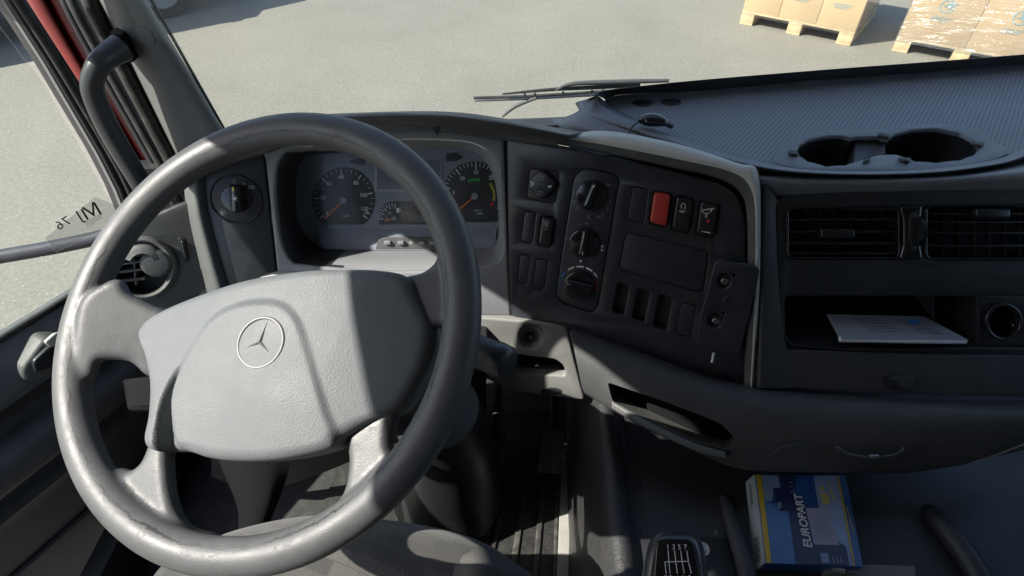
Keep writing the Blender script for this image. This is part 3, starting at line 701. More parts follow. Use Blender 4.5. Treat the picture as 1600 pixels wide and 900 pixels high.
# ---- light switch panel left of the cluster
ls = plate('light_switch_panel', [[(300, 250), (411, 226), (422, 340), (436, 470), (352, 480), (332, 400), (314, 320)]], PL, 0, .012, .003, m_dark, dash)
rg = disc('dial_ring', PL, 368, 312, 39, .004, .010, .002, m_dark, ls, inner=36)
disc('dial_plate', PL, 368, 312, 36.5, .0015, .008, .001, m_darker, ls)
a = disc('k', PL, 368, 311, 22, .006, .010, .002, m_gloss); b = plate('k', [rnd([(360, 290), (374, 290), (378, 333), (362, 333)], 4)], PL, .022, .018, .004, m_gloss)
c = marks('k', [line(364, 292, 364.6, 299, 2.2)], PL, .0224, m_yellow)
c2 = plate_uv('k', [circ(PL, 366.5, 310, 2.2, .0224, 16)], PL, .0226, .0004, 0, m_white)
c3 = marks('k', [line(*P2(366.5, 310, 3.3, q), *P2(366.5, 310, 5, q), .7) for q in range(0, 360, 45)], PL, .0226, m_white)
joined('rotary_knob', [a, b, c, c2, c3], ls)
o = [text('0', PL, .0019, 366, 284, 6, m_dim), plate_uv('i', [circ(PL, 349, 332, 5, .0019, 16), circ(PL, 349, 332, 4.2, .0019, 16)], PL, .002, .0003, 0, m_dim), text('0', PL, .0019, 347.5, 332, 5, m_white), text('#', PL, .0019, 351, 332, 3.5, m_white),
     plate_uv('i', [circ(PL, 382, 287, 2, .0019, 12)], PL, .002, .0003, 0, m_dim), marks('i', [line(376, 285+k*2, 379, 285+k*2, .6) for k in range(3)], PL, .0019, m_dim),
     marks('i', [line(388, 290+k*1.6, 391, 290+k*1.6, .6) for k in range(4)], PL, .0019, m_white), plate_uv('i', [circ(PL, 394.5, 292.5, 2.6, .0019, 14), circ(PL, 394.5, 292.5, 2.0, .0019, 14)], PL, .002, .0003, 0, m_white)]
joined('icons', o, ls)
# ridge left of it
loft('side_ridge', [[PL.on(*q, -.03) for q in ((286, 240), (290, 320), (303, 385), (328, 480))],
                    [PL.on(*q, .008) for q in ((296, 240), (300, 320), (314, 385), (338, 475))],
                    [PL.on(*q, .014) for q in ((306, 240), (311, 320), (326, 385), (350, 470))],
                    [PL.on(*q, .0) for q in ((316, 240), (323, 320), (338, 385), (361, 465))]], m_ridge, dash, solid=.003)
# ---- left end with round vent
PE = tilted(PL.on(300, 380, -.02), -22, 22)
ep = plate('end_panel', [cr([(130, 420), (170, 360), (240, 336), (300, 318), (318, 380), (345, 480), (330, 540), (240, 545), (150, 540), (115, 480)], 4, True),
                         [(222+44*math.cos(a), 420-41*math.sin(a)) for a in np.linspace(0, 2*math.pi, 40)[:-1]]], PE, 0, .02, .004, m_knee, dash)
loft('vent_collar', [[PE.on(222+r*math.cos(a), 420-r*.93*math.sin(a), h) for a in np.linspace(0, 2*math.pi, 25)[:-1]] for r, h in ((56, -.001), (50, .010), (45, .008), (42, -.008))], m_ridge, dash, closed=True, sub=2)
av = disc('round_vent', PE, 222, 420, 45, -.022, .01, 0, m_darker, dash)
tag(av, None)
loft('vent_ball', [[PE.on(222+r*math.cos(a)+dx, 414-r*.9*math.sin(a), h) for a in np.linspace(R(20), R(160), 12)] for r, h, dx in ((41, -.004, 0), (34, .012, 0), (20, .018, 0))], m_ridge, av, sub=2)
for k, (y0, y1) in enumerate(((400, 396), (412, 406), (424, 419), (438, 434))):
    plate('slat', [[(184, y0), (226, y1), (226, y1+3.5), (184, y0+4)]], PE, .004-.001*k, .02, .001, m_ridge, av)
plate('slat', [[(206, 392), (209, 392), (214, 446), (211, 446)]], PE, .0, .014, .001, m_ridge, av)
disc('vent_knob', PE, 243, 413, 22, .015, .02, .006, m_hood, av)
tw = plate('thumb_wheel_slot', [rnd([(277, 372), (288, 370), (298, 408), (286, 412)], 5)], PE, .001, .006, .001, m_black, dash)
plate('thumb_wheel', [rnd([(281, 377), (287, 376), (293, 403), (287, 406)], 3)], PE, .006, .01, .003, m_switch, tw)
for y in (384, 388, 392, 396, 400): pass

# ---- switch panel
sp_o = [(787, 217), (868, 226), (960, 246), (1060, 270), (1120, 286), (1152, 305), (1164, 345), (1164, 610), (1080, 590), (1000, 556), (900, 512), (799, 494), (792, 350)]
heat = [(897, 276), (912, 262), (956, 270), (968, 280), (962, 310), (934, 478), (925, 489), (880, 475), (869, 462), (874, 420)]
def small(x0, y0, x1, y1, sk, r=6): return rnd([(x0, y0), (x1, y0+3), (x1+sk, y1+2), (x0+sk, y1)], r)
def hole(q): return [(x, y) for x, y in q]
def grow(q, k):
    c = np.mean(np.array(q), 0); o = []
    for p in q:
        d = np.array(p)-c; L_ = np.linalg.norm(d); o.append(tuple(np.array(p)+d/L_*k))
    return o
blank = [rnd([(820, 330), (838, 332), (832, 382), (814, 378)], 6), rnd([(813, 397), (829, 399), (823, 446), (808, 442)], 6), rnd([(838, 404), (857, 406), (850, 455), (833, 451)], 6),
         rnd([(989, 291), (1013, 295), (1006, 350), (980, 344)], 7), rnd([(1065, 472), (1089, 477), (1080, 528), (1056, 522)], 7)]
sockets = [rnd([(965, 441), (983, 446), (975, 493), (956, 487)], 5), rnd([(996, 450), (1016, 455), (1007, 504), (987, 498)], 5), rnd([(1029, 459), (1051, 464), (1042, 517), (1020, 511)], 5)]
stor = rnd([(978, 362), (1108, 393), (1099, 459), (966, 421)], 10)
swh = [rnd([(1021, 298), (1050, 302), (1043, 357), (1013, 350)], 7), rnd([(1056, 304), (1086, 309), (1078, 365), (1048, 359)], 7), rnd([(1094, 312), (1126, 318), (1117, 373), (1086, 367)], 7),
       rnd([(846, 336), (868, 340), (861, 389), (839, 383)], 6)]
jhole = rnd([(828, 262), (874, 267), (868, 319), (823, 310)], 7)
swp = plate('switch_panel', [cr(sp_o[:0], 4, True) if 0 else rnd(sp_o, [4, 20, 60, 60, 30, 24, 20, 6, 50, 60, 60, 4, 60]), *[hole(q) for q in blank], *sockets, stor, *swh, jhole, rnd(heat, 6)], PS, 0, .010, .0012, m_dark, dash, res=1)
plate('backing', [[(795, 235), (1150, 320), (1150, 560), (805, 470)]], PS, -.022, .004, 0, m_black, swp)
for q in blank: plate('blank_cover', [grow(q, -.9)], PS, -.0005, .012, .001, m_dark, swp)
for q in sockets:
    plate('empty_socket', [grow(q, .5)], PS, -.018, .003, 0, m_darker, swp)
plate('storage_cover', [grow(stor, -1.2)], PS, .0, .012, .0015, m_dark, swp)
# mirror joystick
jb = plate('mirror_switch', [grow(jhole, 0)], PS, .0015, .016, .002, m_black, swp)
pts = []
for k in range(64):
    a = 2*math.pi*k/64; r = 21+1.6*math.cos(4*a+R(0)); pts.append((846+r*math.cos(a)*.93, 289-r*math.sin(a)))
a = plate('j', [pts], PS, .014, .014, .004, m_dark)
b = marks('j', [line(829, 284, 834, 287, 1.5), line(834, 287, 829, 291, 1.5), line(856, 292, 862, 291, 2.2)], PS, .0144, m_white)
c = marks('j', [line(843, 275, 850, 276, .8), line(850, 276, 849, 281, .8), line(849, 281, 842, 280, .8), line(842, 280, 843, 275, .8), line(846, 272, 853, 273, .7), line(853, 273, 852, 278, .7)], PS, .0144, m_dim)
d = marks('j', [line(840, 299, 848, 300, .8), line(848, 300, 847, 305, .8), line(847, 305, 839, 304, .8), line(839, 304, 840, 299, .8)], PS, .0144, m_dim)
joined('joystick', [a, b, c, d], jb)
def rocker(q, mat, icon=None, h=.008, name='rocker_switch'):
    a = plate('r', [grow(q, -1.0)], PS, -.002, .012, .001, m_black)
    b = plate('r', [grow(q, -2.6)], PS, h, .018, .0035, mat)
    xs = [p[0] for p in q]; ys = [p[1] for p in q]
    cx, cy = np.mean(xs), np.mean(ys)
    # raised upper half of the rocker
    hi = [(x if y < cy else x+(cx-x)*0, y if y < cy+4 else cy+4+(y-cy-4)*.1) for x, y in grow(q, -4.5)]
    obs = [a, b]
    if icon: obs += icon(cx, cy, h+.0004)
    return joined(name, obs, swp)
def ic_fan(cx, cy, h): return [marks('i', [line(cx-4, cy-16, cx+4, cy-8, 1.1), line(cx+4.5, cy-16, cx-4, cy-8, 1.1), line(cx, cy-18, cx, cy-6, .9), line(cx-3, cy-4, cx+3, cy-3.5, .8)], PS, h, m_dim)]
def ic_horn(cx, cy, h): return [marks('i', [line(cx-2, cy-8, cx-3, cy-14, .9), line(cx-3, cy-14, cx+1, cy-17, .9), line(cx+1, cy-17, cx+4, cy-13, .9), line(cx+4, cy-13, cx+3, cy-7, .9), line(cx-6, cy-5, cx+4, cy-4.5, .9), line(cx-4, cy-3, cx+2, cy-2, .9)], PS, h, m_white)]
def ic_lift(cx, cy, h):
    return [marks('i', [line(cx-9, cy-14, cx+11, cy-17, 1.4), line(cx-9, cy-14, cx-7, cy-10, 1.2), line(cx-6, cy-9, cx+2, cy-9, 1.4), line(cx+8, cy-17, cx+4, cy-11, 1.6), line(cx-1, cy-9, cx-2, cy-6, 1.2), line(cx-10, cy+19, cx+4, cy+21.5, 1.4)], PS, h, m_white),
            plate_uv('i', [circ(PS, cx-2.5, cy-4.5, 1.9, h, 12), circ(PS, cx-2.5, cy-4.5, 1.2, h, 12)], PS, h, .0004, 0, m_white),
            plate_uv('i', [circ(PS, cx+1, cy+3, 2.5, h, 16)], PS, h+.0004, .001, .0002, m_redp)]
r_ = rocker(swh[0], m_redsw, h=.011); r_['label'] = 'red rocker switch'
rocker(swh[1], m_switch, ic_horn, h=.007); rocker(swh[2], m_switch, ic_lift, h=.009); rocker(swh[3], m_switch, ic_fan)
# heater controls
hp_ = plate('heater_panel', [rnd(grow(heat, -.8), 7)], PS, .004, .014, .0025, m_dark, dash)
o = [marks('p', [arcband(905, 448, 31.5, 2.4, a0, a1, 4) for a0, a1 in ((104, 124), (77, 98), (50, 70), (28, 44))], PS, .0045, m_white),
     marks('p', [arcband(905, 448, 31.5, 2.4, 135, 152, 4), arcband(905, 448, 31.5, 3.6, 160, 165, 2)], PS, .0045, m_blue),
     marks('p', [arcband(905, 448, 27.5, 2.4, 0, 20, 4), arcband(905, 448, 28, 3.6, -12, -7, 2)], PS, .0045, m_redp),
     marks('p', [line(883, 372.5, 889, 373.6, 1.4)]+[box4(x, y, x+1.4, y+1.4) for x, y in ((892, 358), (903, 350), (931, 357), (939, 371), (934, 400), (922, 409), (896, 401), (888, 388))], PS, .0045, m_dim),
     marks('p', [[(905, 406), (910, 407), (907, 411)], [(938, 386), (943.5, 387.5), (941.5, 382)], [(938, 389), (943.5, 390), (940, 393.5)]], PS, .0045, m_white)]
for s_, x, y in (('0', 948, 289), ('1', 953, 301), ('2', 953, 314), ('3', 949, 326), ('4', 941, 335), ('0', 907, 281), ('1', 900, 292), ('2', 897, 302), ('3', 897, 315), ('4', 901, 326)):
    o.append(text(s_, PS, .0045, x, y, 5, m_dim))
o.append(text('*', PS, .0045, 952, 292, 9, m_dim)); o.append(text('X', PS, .0045, 919, 339, 6, m_dim)); o.append(text('w', PS, .0045, 936, 338, 6, m_dim)); o.append(text('w', PS, .0045, 917, 349, 6, m_dim))
joined('scale_marks', o, hp_)
for (cx, cy, r, ang, col_) in ((923, 306, 23.5, 72, m_white), (912, 380, 23, 83, m_white), (904, 447, 23.5, -10, m_dim)):
    a = disc('k', PS, cx, cy, r, .012, .014, .003, m_gloss)
    d = np.array((math.cos(R(ang)), -math.sin(R(ang)))); q = np.array((-d[1], d[0]))
    c0 = np.array((cx, cy)); bar = [c0+d*21+q*4.5, c0+d*21-q*4.5, c0-d*21-q*7.5, c0-d*21+q*7.5]
    b = plate('k', [rnd([tuple(p) for p in bar], 4)], PS, .026, .018, .005, m_gloss)
    e = 1 if ang > 0 and cy < 350 else -1
    c = marks('k', [line(*(c0+d*e*13), *(c0+d*e*18), 1.6)], PS, .0262, col_)
    joined('rotary_knob', [a, b, c], hp_)
# pale frame round the switch panel
ft = [(882, 225), (912, 230), (960, 241), (1060, 262), (1125, 278), (1158, 300), (1169, 345), (1168, 480), (1163, 606)]
fc = [(884, 218), (918, 222), (970, 231), (1070, 251), (1140, 268), (1170, 290), (1180, 340), (1178, 480), (1172, 606)]
fo = [(888, 212), (932, 209), (985, 213), (1075, 233), (1150, 256), (1182, 268), (1188, 340), (1186, 480), (1178, 608)]
fb = [(896, 209), (935, 204), (990, 210), (1080, 230), (1158, 254), (1186, 266), (1190, 340), (1188, 480), (1180, 608)]
loft('frame_lip', [[PS.on(x, y, -.004) for x, y in ft], [PS.on(x-1, y+1, .014) for x, y in ft], [PS.on(x, y, .020) for x, y in fc]], m_hood, dash)
loft('frame_trim', [[PS.on(x, y, .0195) for x, y in fc],
                    [PS.on((a[0]+b[0])/2, (a[1]+b[1])/2, .020) for a, b in zip(fc, fo)],
                    [PS.on(x, y, .008) for x, y in fo], [PS.on(x, y, -.04) for x, y in fb]], m_pale, dash)
# ---- bracket plate screwed over the panel corner (a thing of its own)
PB = tilted(PS.on(1140, 480, .022), 19, 22)
br = thing('mounting_plate', 'tilted black plastic mounting plate with two screw holes beside the switch panel', 'bracket', PB.on(1150, 480))
def bh(x, y, r): return [(x+r*math.cos(a), y+r*1.0*math.sin(a)) for a in np.linspace(0, 2*math.pi, 24)[:-1]]
plate('base_plate', [rnd([(1118, 405), (1188, 419), (1183, 445), (1155, 556), (1088, 542), (1092, 500)], [12, 9, 6, 10, 10, 6]), bh(1131, 439, 11.5), bh(1117, 501, 11.5), bh(1147, 431, 2.2), bh(1131, 489, 2.2)], PB, .004, .012, .002, m_dark, br)
plate('back_cover', [rnd([(1122, 410), (1182, 423), (1150, 550), (1092, 538)], 6)], PB, -.010, .004, 0, m_black, br)
for x, y in ((1131, 439), (1117, 501)):
    disc('screw_boss', PB, x, y, 11, -.002, .006, .001, m_darker, br, inner=7)
    a = disc('s', PB, x+1, y+1, 5.5, -.001, .006, .0015, m_steel); b = marks('s', [line(x-2, y-2, x+4, y+4, 1.4), line(x+4, y-2, x-2, y+4, 1.4)], PB, -.0008, m_black); joined('screw', [a, b], br)
disc('dimple', PB, 1137, 470, 7, .0046, .002, .0008, m_dark, br)
disc('dimple', PB, 1103, 519, 4, .0046, .002, .0008, m_darker, br)
for x, y in ((1172, 457), (1146, 537)): plate('notch', [rnd(box4(x-3, y-4, x+3, y+4), 1)], PB, .0045, .002, .0003, m_black, br)
tube('pin', [PB.on(1116, 551, .0), PB.on(1113, 566, .004)], .0035, m_steel, br, n=10, smooth_path=False)

# ---- trim round the steering column, under the panel
PK = tilted(PS.on(850, 500, .004), 8, 12)
ct = plate('column_trim', [rnd([(700, 492), (885, 507), (893, 545), (914, 626), (800, 611), (742, 585), (720, 540)], [4, 10, 8, 8, 20, 20, 20]), bh(829, 526, 19),
                           rnd([(795, 553), (868, 562), (881, 572), (884, 588), (800, 582)], 6)], PK, 0, .02, .004, m_grey, dash)
loft('hole_cup', [[PK.on(829+r*math.cos(a), 526+r*.95*math.sin(a), h) for a in np.linspace(0, 2*math.pi, 25)[:-1]] for r, h in ((19, -.001), (16, -.01), (13, -.022), (3, -.024))], m_grey, ct, closed=True, sub=2)
a = disc('s', PK, 829, 527, 7, -.018, .006, .002, m_dark); b = disc('s', PK, 829, 527, 3.2, -.0165, .006, .001, m_steel); joined('screw', [a, b], ct)
plate('slot_back', [box4(785, 545, 892, 596)], PK, -.045, .004, 0, m_black, ct)
plate('slot_shelf', [[(795, 580), (884, 588), (884, 593), (795, 586)]], PK, -.004, .04, 0, m_dash, ct)
plate('oval_plug', [[(861+17*math.cos(a), 612+6*math.sin(a)) for a in np.linspace(0, 2*math.pi, 30)[:-1]]], PK, .001, .003, .001, m_dark, ct)
# cluster underside and left knee panels, dark colour standing in for the wheel's shadow
loft('lower_left_panel', [[PC.on(330, 470, -.01), PC.on(438, 468, -.012), PC.on(600, 482, -.012), PC.on(760, 494, -.012)],
                          [Tp(330, 560, .98), Tp(440, 560, .99), Tp(600, 560, 1.0), Tp(760, 560, 1.0)],
                          [Tp(330, 680, 1.05), Tp(440, 670, 1.05), Tp(600, 620, 1.10), Tp(760, 610, 1.10)],
                          [Tp(330, 760, 1.2), Tp(440, 760, 1.2), Tp(600, 700, 1.25), Tp(760, 640, 1.25)]], m_darker, dash, solid=.004)
loft('knee_panel', [[Tp(330, 690, 1.02), Tp(370, 705, 1.0), Tp(420, 712, 1.0), Tp(460, 700, 1.03)],
                    [Tp(350, 740, 1.0), Tp(385, 745, .98), Tp(420, 745, .98), Tp(450, 740, 1.0)],
                    [Tp(372, 800, 1.0), Tp(395, 800, .98), Tp(420, 790, .98), Tp(436, 780, 1.0)],
                    [Tp(368, 870, 1.02), Tp(385, 870, 1.0), Tp(400, 860, 1.0), Tp(408, 850, 1.02)]], m_matte, dash, solid=.004)

# ---- knee bolster across the right side with its open pocket
kb_rows = [
 [(893, 512, .992), (1000, 550, .968), (1100, 586, .948), (1185, 604, .93), (1300, 616, .918), (1450, 624, .912), (1660, 628, .912)],
 [(893, 519, .975), (1000, 560, .945), (1100, 595, .922), (1185, 613, .905), (1300, 626, .893), (1450, 633, .888), (1660, 638, .888)],
 [(896, 540, .958), (1000, 590, .928), (1100, 628, .905), (1190, 645, .888), (1300, 655, .880), (1450, 660, .876), (1660, 650, .876)],
 [(903, 575, .958), (1000, 640, .932), (1100, 680, .915), (1200, 700, .90), (1300, 706, .895), (1450, 706, .892), (1660, 672, .89)],
 [(912, 612, .972), (1000, 664, .95), (1090, 706, .935), (1165, 732, .93), (1300, 737, .93), (1450, 734, .93), (1660, 688, .92)],
 [(925, 620, .99), (1002, 661, .966), (1092, 703, .951), (1167, 729, .946), (1300, 733, .95), (1450, 730, .95), (1660, 684, .94)]]
kb = loft('knee_bolster', [[Tp(*q) for q in r] for r in kb_rows], m_knee, dash, sub=10, cross=8, solid=.008)
slot = rnd([(949, 597), (1040, 628), (1128, 662), (1152, 690), (1136, 704), (1085, 690), (1010, 655), (957, 627)], [6, 10, 14, 10, 10, 10, 10, 6])
def prism(pts, t0, t1, name='cutter'):
    n = len(pts); vs = [Tp(x, y, t0) for x, y in pts]+[Tp(x, y, t1) for x, y in pts]
    fs = [list(range(n)), [n+i for i in range(n)][::-1]]+[[i, (i+1) % n, n+(i+1) % n, n+i] for i in range(n)]
    return mesh(name, vs, fs, m_black, None, False)
def cut(o, pts, t0=.8, t1=1.0):
    c = prism(pts, t0, t1); md = o.modifiers.new('cut', 'BOOLEAN'); md.operation = 'DIFFERENCE'; md.object = c; md.solver = 'EXACT'
    me = bake(o); o.modifiers.clear()
    if len(me.polygons) > 10: o.data = me
    bpy.data.objects.remove(c); sharp(o, 40)
cut(kb, slot)
n = len(slot); sx = [(x+4, y+16) for x, y in slot]
loft('pocket', [[Tp(x, y, .931-.0) if False else Tp(x, y, .945+(950-x)*.00018) for x, y in grow(slot, .3)], [Tp(x+2, y-14, 1.02) for x, y in grow(slot, -1)]], m_grey, kb, closed=True, sub=1, cross=2)
mesh('pocket_back', [Tp(x+2, y-14, 1.02) for x, y in grow(slot, -.5)], [list(range(n))], m_matte, kb, False)
loft('pocket_lip', [[Tp(957, 626, .95), Tp(1008, 655, .93), (Tp(1084, 691, .915)), Tp(1134, 706, .91)], [Tp(957, 631, .943), Tp(1008, 660, .922), (Tp(1084, 696, .908)), Tp(1134, 710, .905)],
                    [Tp(955, 637, .952), Tp(1008, 667, .935), (Tp(1084, 703, .922)), Tp(1134, 716, .92)]], m_grey, kb, solid=.003)
# flap with its pull
fl = loft('lower_flap', [[Tp(1190, 732, .928), Tp(1225, 697, .889), Tp(1300, 693, .8865), Tp(1450, 697, .8865), Tp(1560, 700, .893)], [Tp(1200, 733, .926), Tp(1235, 716, .905), Tp(1300, 716, .902), Tp(1430, 716, .9), Tp(1540, 714, .905)],
                        [Tp(1215, 734, .926), Tp(1240, 733, .922), Tp(1300, 735, .921), Tp(1420, 733, .921), Tp(1500, 728, .922)]], m_knee, kb, solid=.002)
tube('flap_pull', [Tp(1308, 699, .878), Tp(1325, 709, .879), Tp(1365, 715, .88), (Tp(1402, 709, .879)), Tp(1413, 700, .878)], .0022, m_hood, kb, n=10)
tube('pull_clip', [Tp(1356, 713, .876), Tp(1372, 713, .876)], .003, m_steel, kb, n=10, smooth_path=False)
tube('edge_bead', [Tp(1520, 722, .915), Tp(1560, 709, .91), Tp(1600, 694, .905), Tp(1650, 676, .90)], .002, m_grey, kb, n=8)

# ---- centre console with the vents
vo = rnd([(1213, 325), (1222, 307), (1330, 298), (1480, 295), (1760, 294), (1760, 552), (1500, 548), (1300, 545), (1236, 541), (1222, 520)], [6, 12, 60, 60, 4, 4, 60, 60, 16, 16])
loft('console_skin', [
    [Yp(1186, 268, .795), Yp(1240, 272, .79), Yp(1310, 275, .79), Yp(1460, 272, .79), Yp(1560, 259, .80), Yp(1690, 225, .82)],
    [PV.on(1187, 276, .012), PV.on(1240, 280, .016), PV.on(1310, 281, .018), PV.on(1460, 279, .018), PV.on(1560, 272, .018), PV.on(1690, 262, .018)],
    [PV.on(1190, 293, .004), PV.on(1240, 300, .004), PV.on(1310, 300, .004), PV.on(1460, 297, .004), PV.on(1560, 295, .004), PV.on(1690, 293, .004)],
    [PV.on(1194, 308, -.012), PV.on(1240, 312, -.012), PV.on(1310, 310, -.012), PV.on(1460, 308, -.012), PV.on(1560, 307, -.012), PV.on(1690, 305, -.012)]], pmat('console_leather', (.16, .168, .185), .5, grain=.5, gscale=520, kind='leather', dust=.03), dash)
loft('console_side', [[PV.on(x, y, -.03) for x, y in ((1184, 268), (1186, 340), (1184, 480), (1180, 606))],
                      [PV.on(x, y, .006) for x, y in ((1189, 272), (1190, 340), (1187, 480), (1183, 606))],
                      [PV.on(x, y, .009) for x, y in ((1200, 290), (1200, 340), (1200, 480), (1200, 606))],
                      [PV.on(x, y, .004) for x, y in ((1214, 312), (1212, 340), (1220, 480), (1238, 606))]], m_dash, dash)
pvp = plate('vent_panel', [vo, rnd([(1231, 334), (1240, 325), (1400, 322), (1408, 332), (1408, 398), (1400, 406), (1240, 405), (1231, 398)], 5),
                           rnd([(1446, 332), (1454, 322), (1690, 319), (1690, 406), (1456, 407), (1449, 398)], 5),
                           rnd([(1226, 466), (1236, 460), (1527, 461), (1690, 463), (1690, 545), (1530, 541), (1420, 546), (1300, 545), (1240, 539), (1227, 525)], [5, 5, 1, 1, 1, 20, 60, 60, 12, 12])],
             PV, .0035, .010, .0015, m_darker, dash, res=1)
marks('seam', [line(1215, 433, 1680, 435, 1.6)], PV, .0038, m_black, pvp)
def grille(x0, x1, y0, y1, ys, hx_, hy_, nm):
    v = plate('air_vent', [rnd([(x0-4, y0+3), (x0+3, y0-3), (x1+4, y0-3), (x1+4, y1+3), (x0+3, y1+3), (x0-4, y1-3)], 4), rnd([(x0, y0+5), (x0+5, y0), (x1-2, y0), (x1, y0+4), (x1, y1-4), (x1-2, y1), (x0+5, y1), (x0, y1-5)], 4)], PV, .0065, .05, .0015, m_gloss, dash)
    plate('duct_back', [box4(x0-3, y0-3, x1+3, y1+3)], PV, -.040, .004, 0, m_black, v)
    for y in ys: plate('slat', [box4(x0+1, y-1.6, x1-1, y+2.0)], PV, -.0015, .020, .001, m_switch, v)
    k = x0+24
    while k < x1-8:
        plate('divider', [box4(k, y0, k+2, y1)], PV, -.024, .010, .0005, m_darker, v); k += 24
    plate('vent_tab', [rnd(box4(hx_-27, hy_-8, hx_+27, hy_+7), 4)], PV, .012, .016, .003, m_switch, v)
    return v
grille(1233, 1404, 327, 402, (343, 362, 380, 396), 1310, 366, 'l')
grille(1450, 1690, 323, 403, (334, 347, 364, 384), 1553, 334, 'r')
col = plate('vent_pillar', [rnd([(1407, 322), (1443, 320), (1440, 345), (1440, 385), (1444, 406), (1406, 406), (1412, 385), (1412, 345)], 5)], PV, .009, .014, .004, m_gloss, dash)
plate('wheel_slot', [rnd([(1424, 332), (1433, 332), (1438, 350), (1438, 374), (1432, 392), (1425, 392), (1421, 374), (1421, 350)], 5)], PV, .0105, .003, .001, m_black, col)
tw = tube('thumb_wheel', [PV.on(1426, 361, .0015), PV.on(1434, 361, .0015)], .0235*1.0, m_switch, col, n=36, smooth_path=False)
# storage slot
sb = [(1228, 462), (1527, 462), (1527, 543), (1240, 543)]
def shelf(name, pts, mat, par): return mesh(name, pts, [list(range(len(pts)))], mat, par, False)
ss = plate('storage_slot', [box4(1222, 456, 1532, 462)], PV, .0, .11, 0, m_darker, dash)
a, b_, c, d = PV.on(1222, 546, -.0), PV.on(1532, 546, -.0), None, None
back = Vector((0, .17, -.012))
box_pts = [a, b_, b_+back, a+back]; slab3('slot_floor', box_pts, .004, m_darker, ss)
a2, b2 = PV.on(1222, 456), PV.on(1532, 456); up_back = Vector((0, .13, .0))
mesh('slot_back', [a+back, b_+back, b2+up_back, a2+up_back], [(0, 1, 2, 3)], m_darker, ss, False)
mesh('slot_side', [a, a+back, a2+up_back, a2], [(0, 1, 2, 3)], m_darker, ss, False)
mesh('slot_side', [b_, b_+back, b2+up_back, b2], [(0, 1, 2, 3)], m_darker, ss, False)
mesh('slot_divider', [PV.on(1460, 462, -.02), PV.on(1460, 500, -.02), PV.on(1460, 500, -.02)+back*.6, PV.on(1460, 462, -.02)+back*.6], [(0, 1, 2, 3)], m_dark, ss, False)
# 12 V style socket plate
spn = plate('socket_panel', [[(1528, 463), (1690, 465), (1690, 544), (1526, 541)], bh(1568, 503, 24)], PV, -.004, .006, .0008, m_dark, dash)
tube('socket_ring', [PV.on(1568+27*math.cos(a), 503+27*math.sin(a), .003) for a in np.linspace(0, 2*math.pi, 33)[:-1]], .0028, m_gloss, spn, n=10, closed=True, sub=1)
loft('socket_tube', [[PV.on(1568+r*math.cos(a), 503+r*math.sin(a), h) for a in np.linspace(0, 2*math.pi, 33)[:-1]] for r, h in ((26, .003), (23, -.003), (22, -.05), (1, -.05))], m_gloss, spn, closed=True, sub=1, cross=1)
tube('socket_rim', [PV.on(1550, 484, .0), PV.on(1543, 495, .0), (PV.on(1542, 508, .0)), PV.on(1548, 522, .0)], .003, m_darker, spn, n=8)
# drawer below
dr = plate('drawer_front', [rnd([(1184, 548), (1240, 546), (1420, 553), (1690, 556), (1690, 622), (1400, 616), (1290, 612), (1183, 599)], [2, 60, 60, 2, 2, 60, 60, 2])], PV, .004, .012, .002, m_dash, dash)
plate('latch_recess', [rnd([(1379, 586), (1434, 587), (1430, 600), (1420, 611), (1392, 610), (1380, 600)], 4)], PV, .005, .004, .001, m_darker, dr)
plate('latch_pull', [rnd([(1392, 589), (1434, 588), (1428, 609), (1412, 610), (1404, 598), (1392, 594)], 3)], PV, .009, .006, .002, m_dash, dr)

# ---- papers in the slot
pa = thing('document_stack', 'white folded papers in a clear sleeve lying in the storage slot', 'papers', a+Vector((.1, .05, 0)))
PF = Plane(PV.on(1400, 536, -.002)+Vector((0, .0, .004)), (1, .04, 0), (0, 1, -.06))
sh = [(1312, 529), (1510, 531), (1440, 494), (1292, 491)]
for k in range(4):
    plate('sheet', [[(x+(k*1.2), y) for x, y in sh]], PF, .004+k*.003, .0016, .0004, pmat('paper', (.22, .24, .29), .7, var=.03), pa)
o = [marks('t', [line(1330+k*7+i*0, 498+k*4, 1372+k*8, 497.5+k*4.0, .8) for k in range(6)]+[line(1395+k*9, 500+k*4, 1430+k*9, 502+k*4, .8) for k in range(6)], PF, .0136, m_hood)]
joined('printed_text', o, pa)
marks('stamp', [[(1428+9*math.cos(a), 503+4*math.sin(a)) for a in np.linspace(0, 2*math.pi, 16)[:-1]]], PF, .0137, m_blue, pa)
tube('sleeve_edge', [PF.on(1312, 530, .008), PF.on(1420, 532, .008), PF.on(1508, 533, .008)], .0045, pmat('paper_roll', (.55, .60, .70), .5, var=.03), pa, n=12)

# ---- tray on top
to = [(945, 156), (958, 150), (1000, 146), (1100, 141), (1300, 124), (1480, 110), (1700, 92), (1700, 190), (1600, 232), (1555, 248), (1450, 263), (1320, 266), (1215, 258), (1110, 232), (1020, 198), (965, 173)]
def zt(x, y, z): return Zp(x, y, z)
c1 = [(1291+46*math.cos(a), 236+24*math.sin(a)) for a in np.linspace(0, 2*math.pi, 41)[:-1]]
c2 = [(1463+68*math.cos(a), 229+28*math.sin(a)) for a in np.linspace(0, 2*math.pi, 41)[:-1]]
chn = rnd([(1322, 219), (1350, 214), (1400, 213), (1412, 218), (1412, 240), (1345, 250), (1322, 250)], 3)
def union_cups():
    return [(1246, 236), (1250, 226), (1265, 217), (1291, 212), (1315, 211), (1330, 215), (1340, 213), (1352, 213), (1376, 213), (1388, 217), (1398, 209), (1425, 202), (1463, 200), (1500, 207), (1524, 220), (1531, 232), (1522, 242), (1500, 250), (1463, 254), (1430, 252), (1415, 246), (1400, 241), (1372, 241), (1350, 248), (1320, 258), (1291, 260), (1262, 252), (1249, 243)]
cups = union_cups()
tray = plate('tray_floor', [cr(to, 4, True), cups], PT, 0, .004, 0, m_traymat, dash)
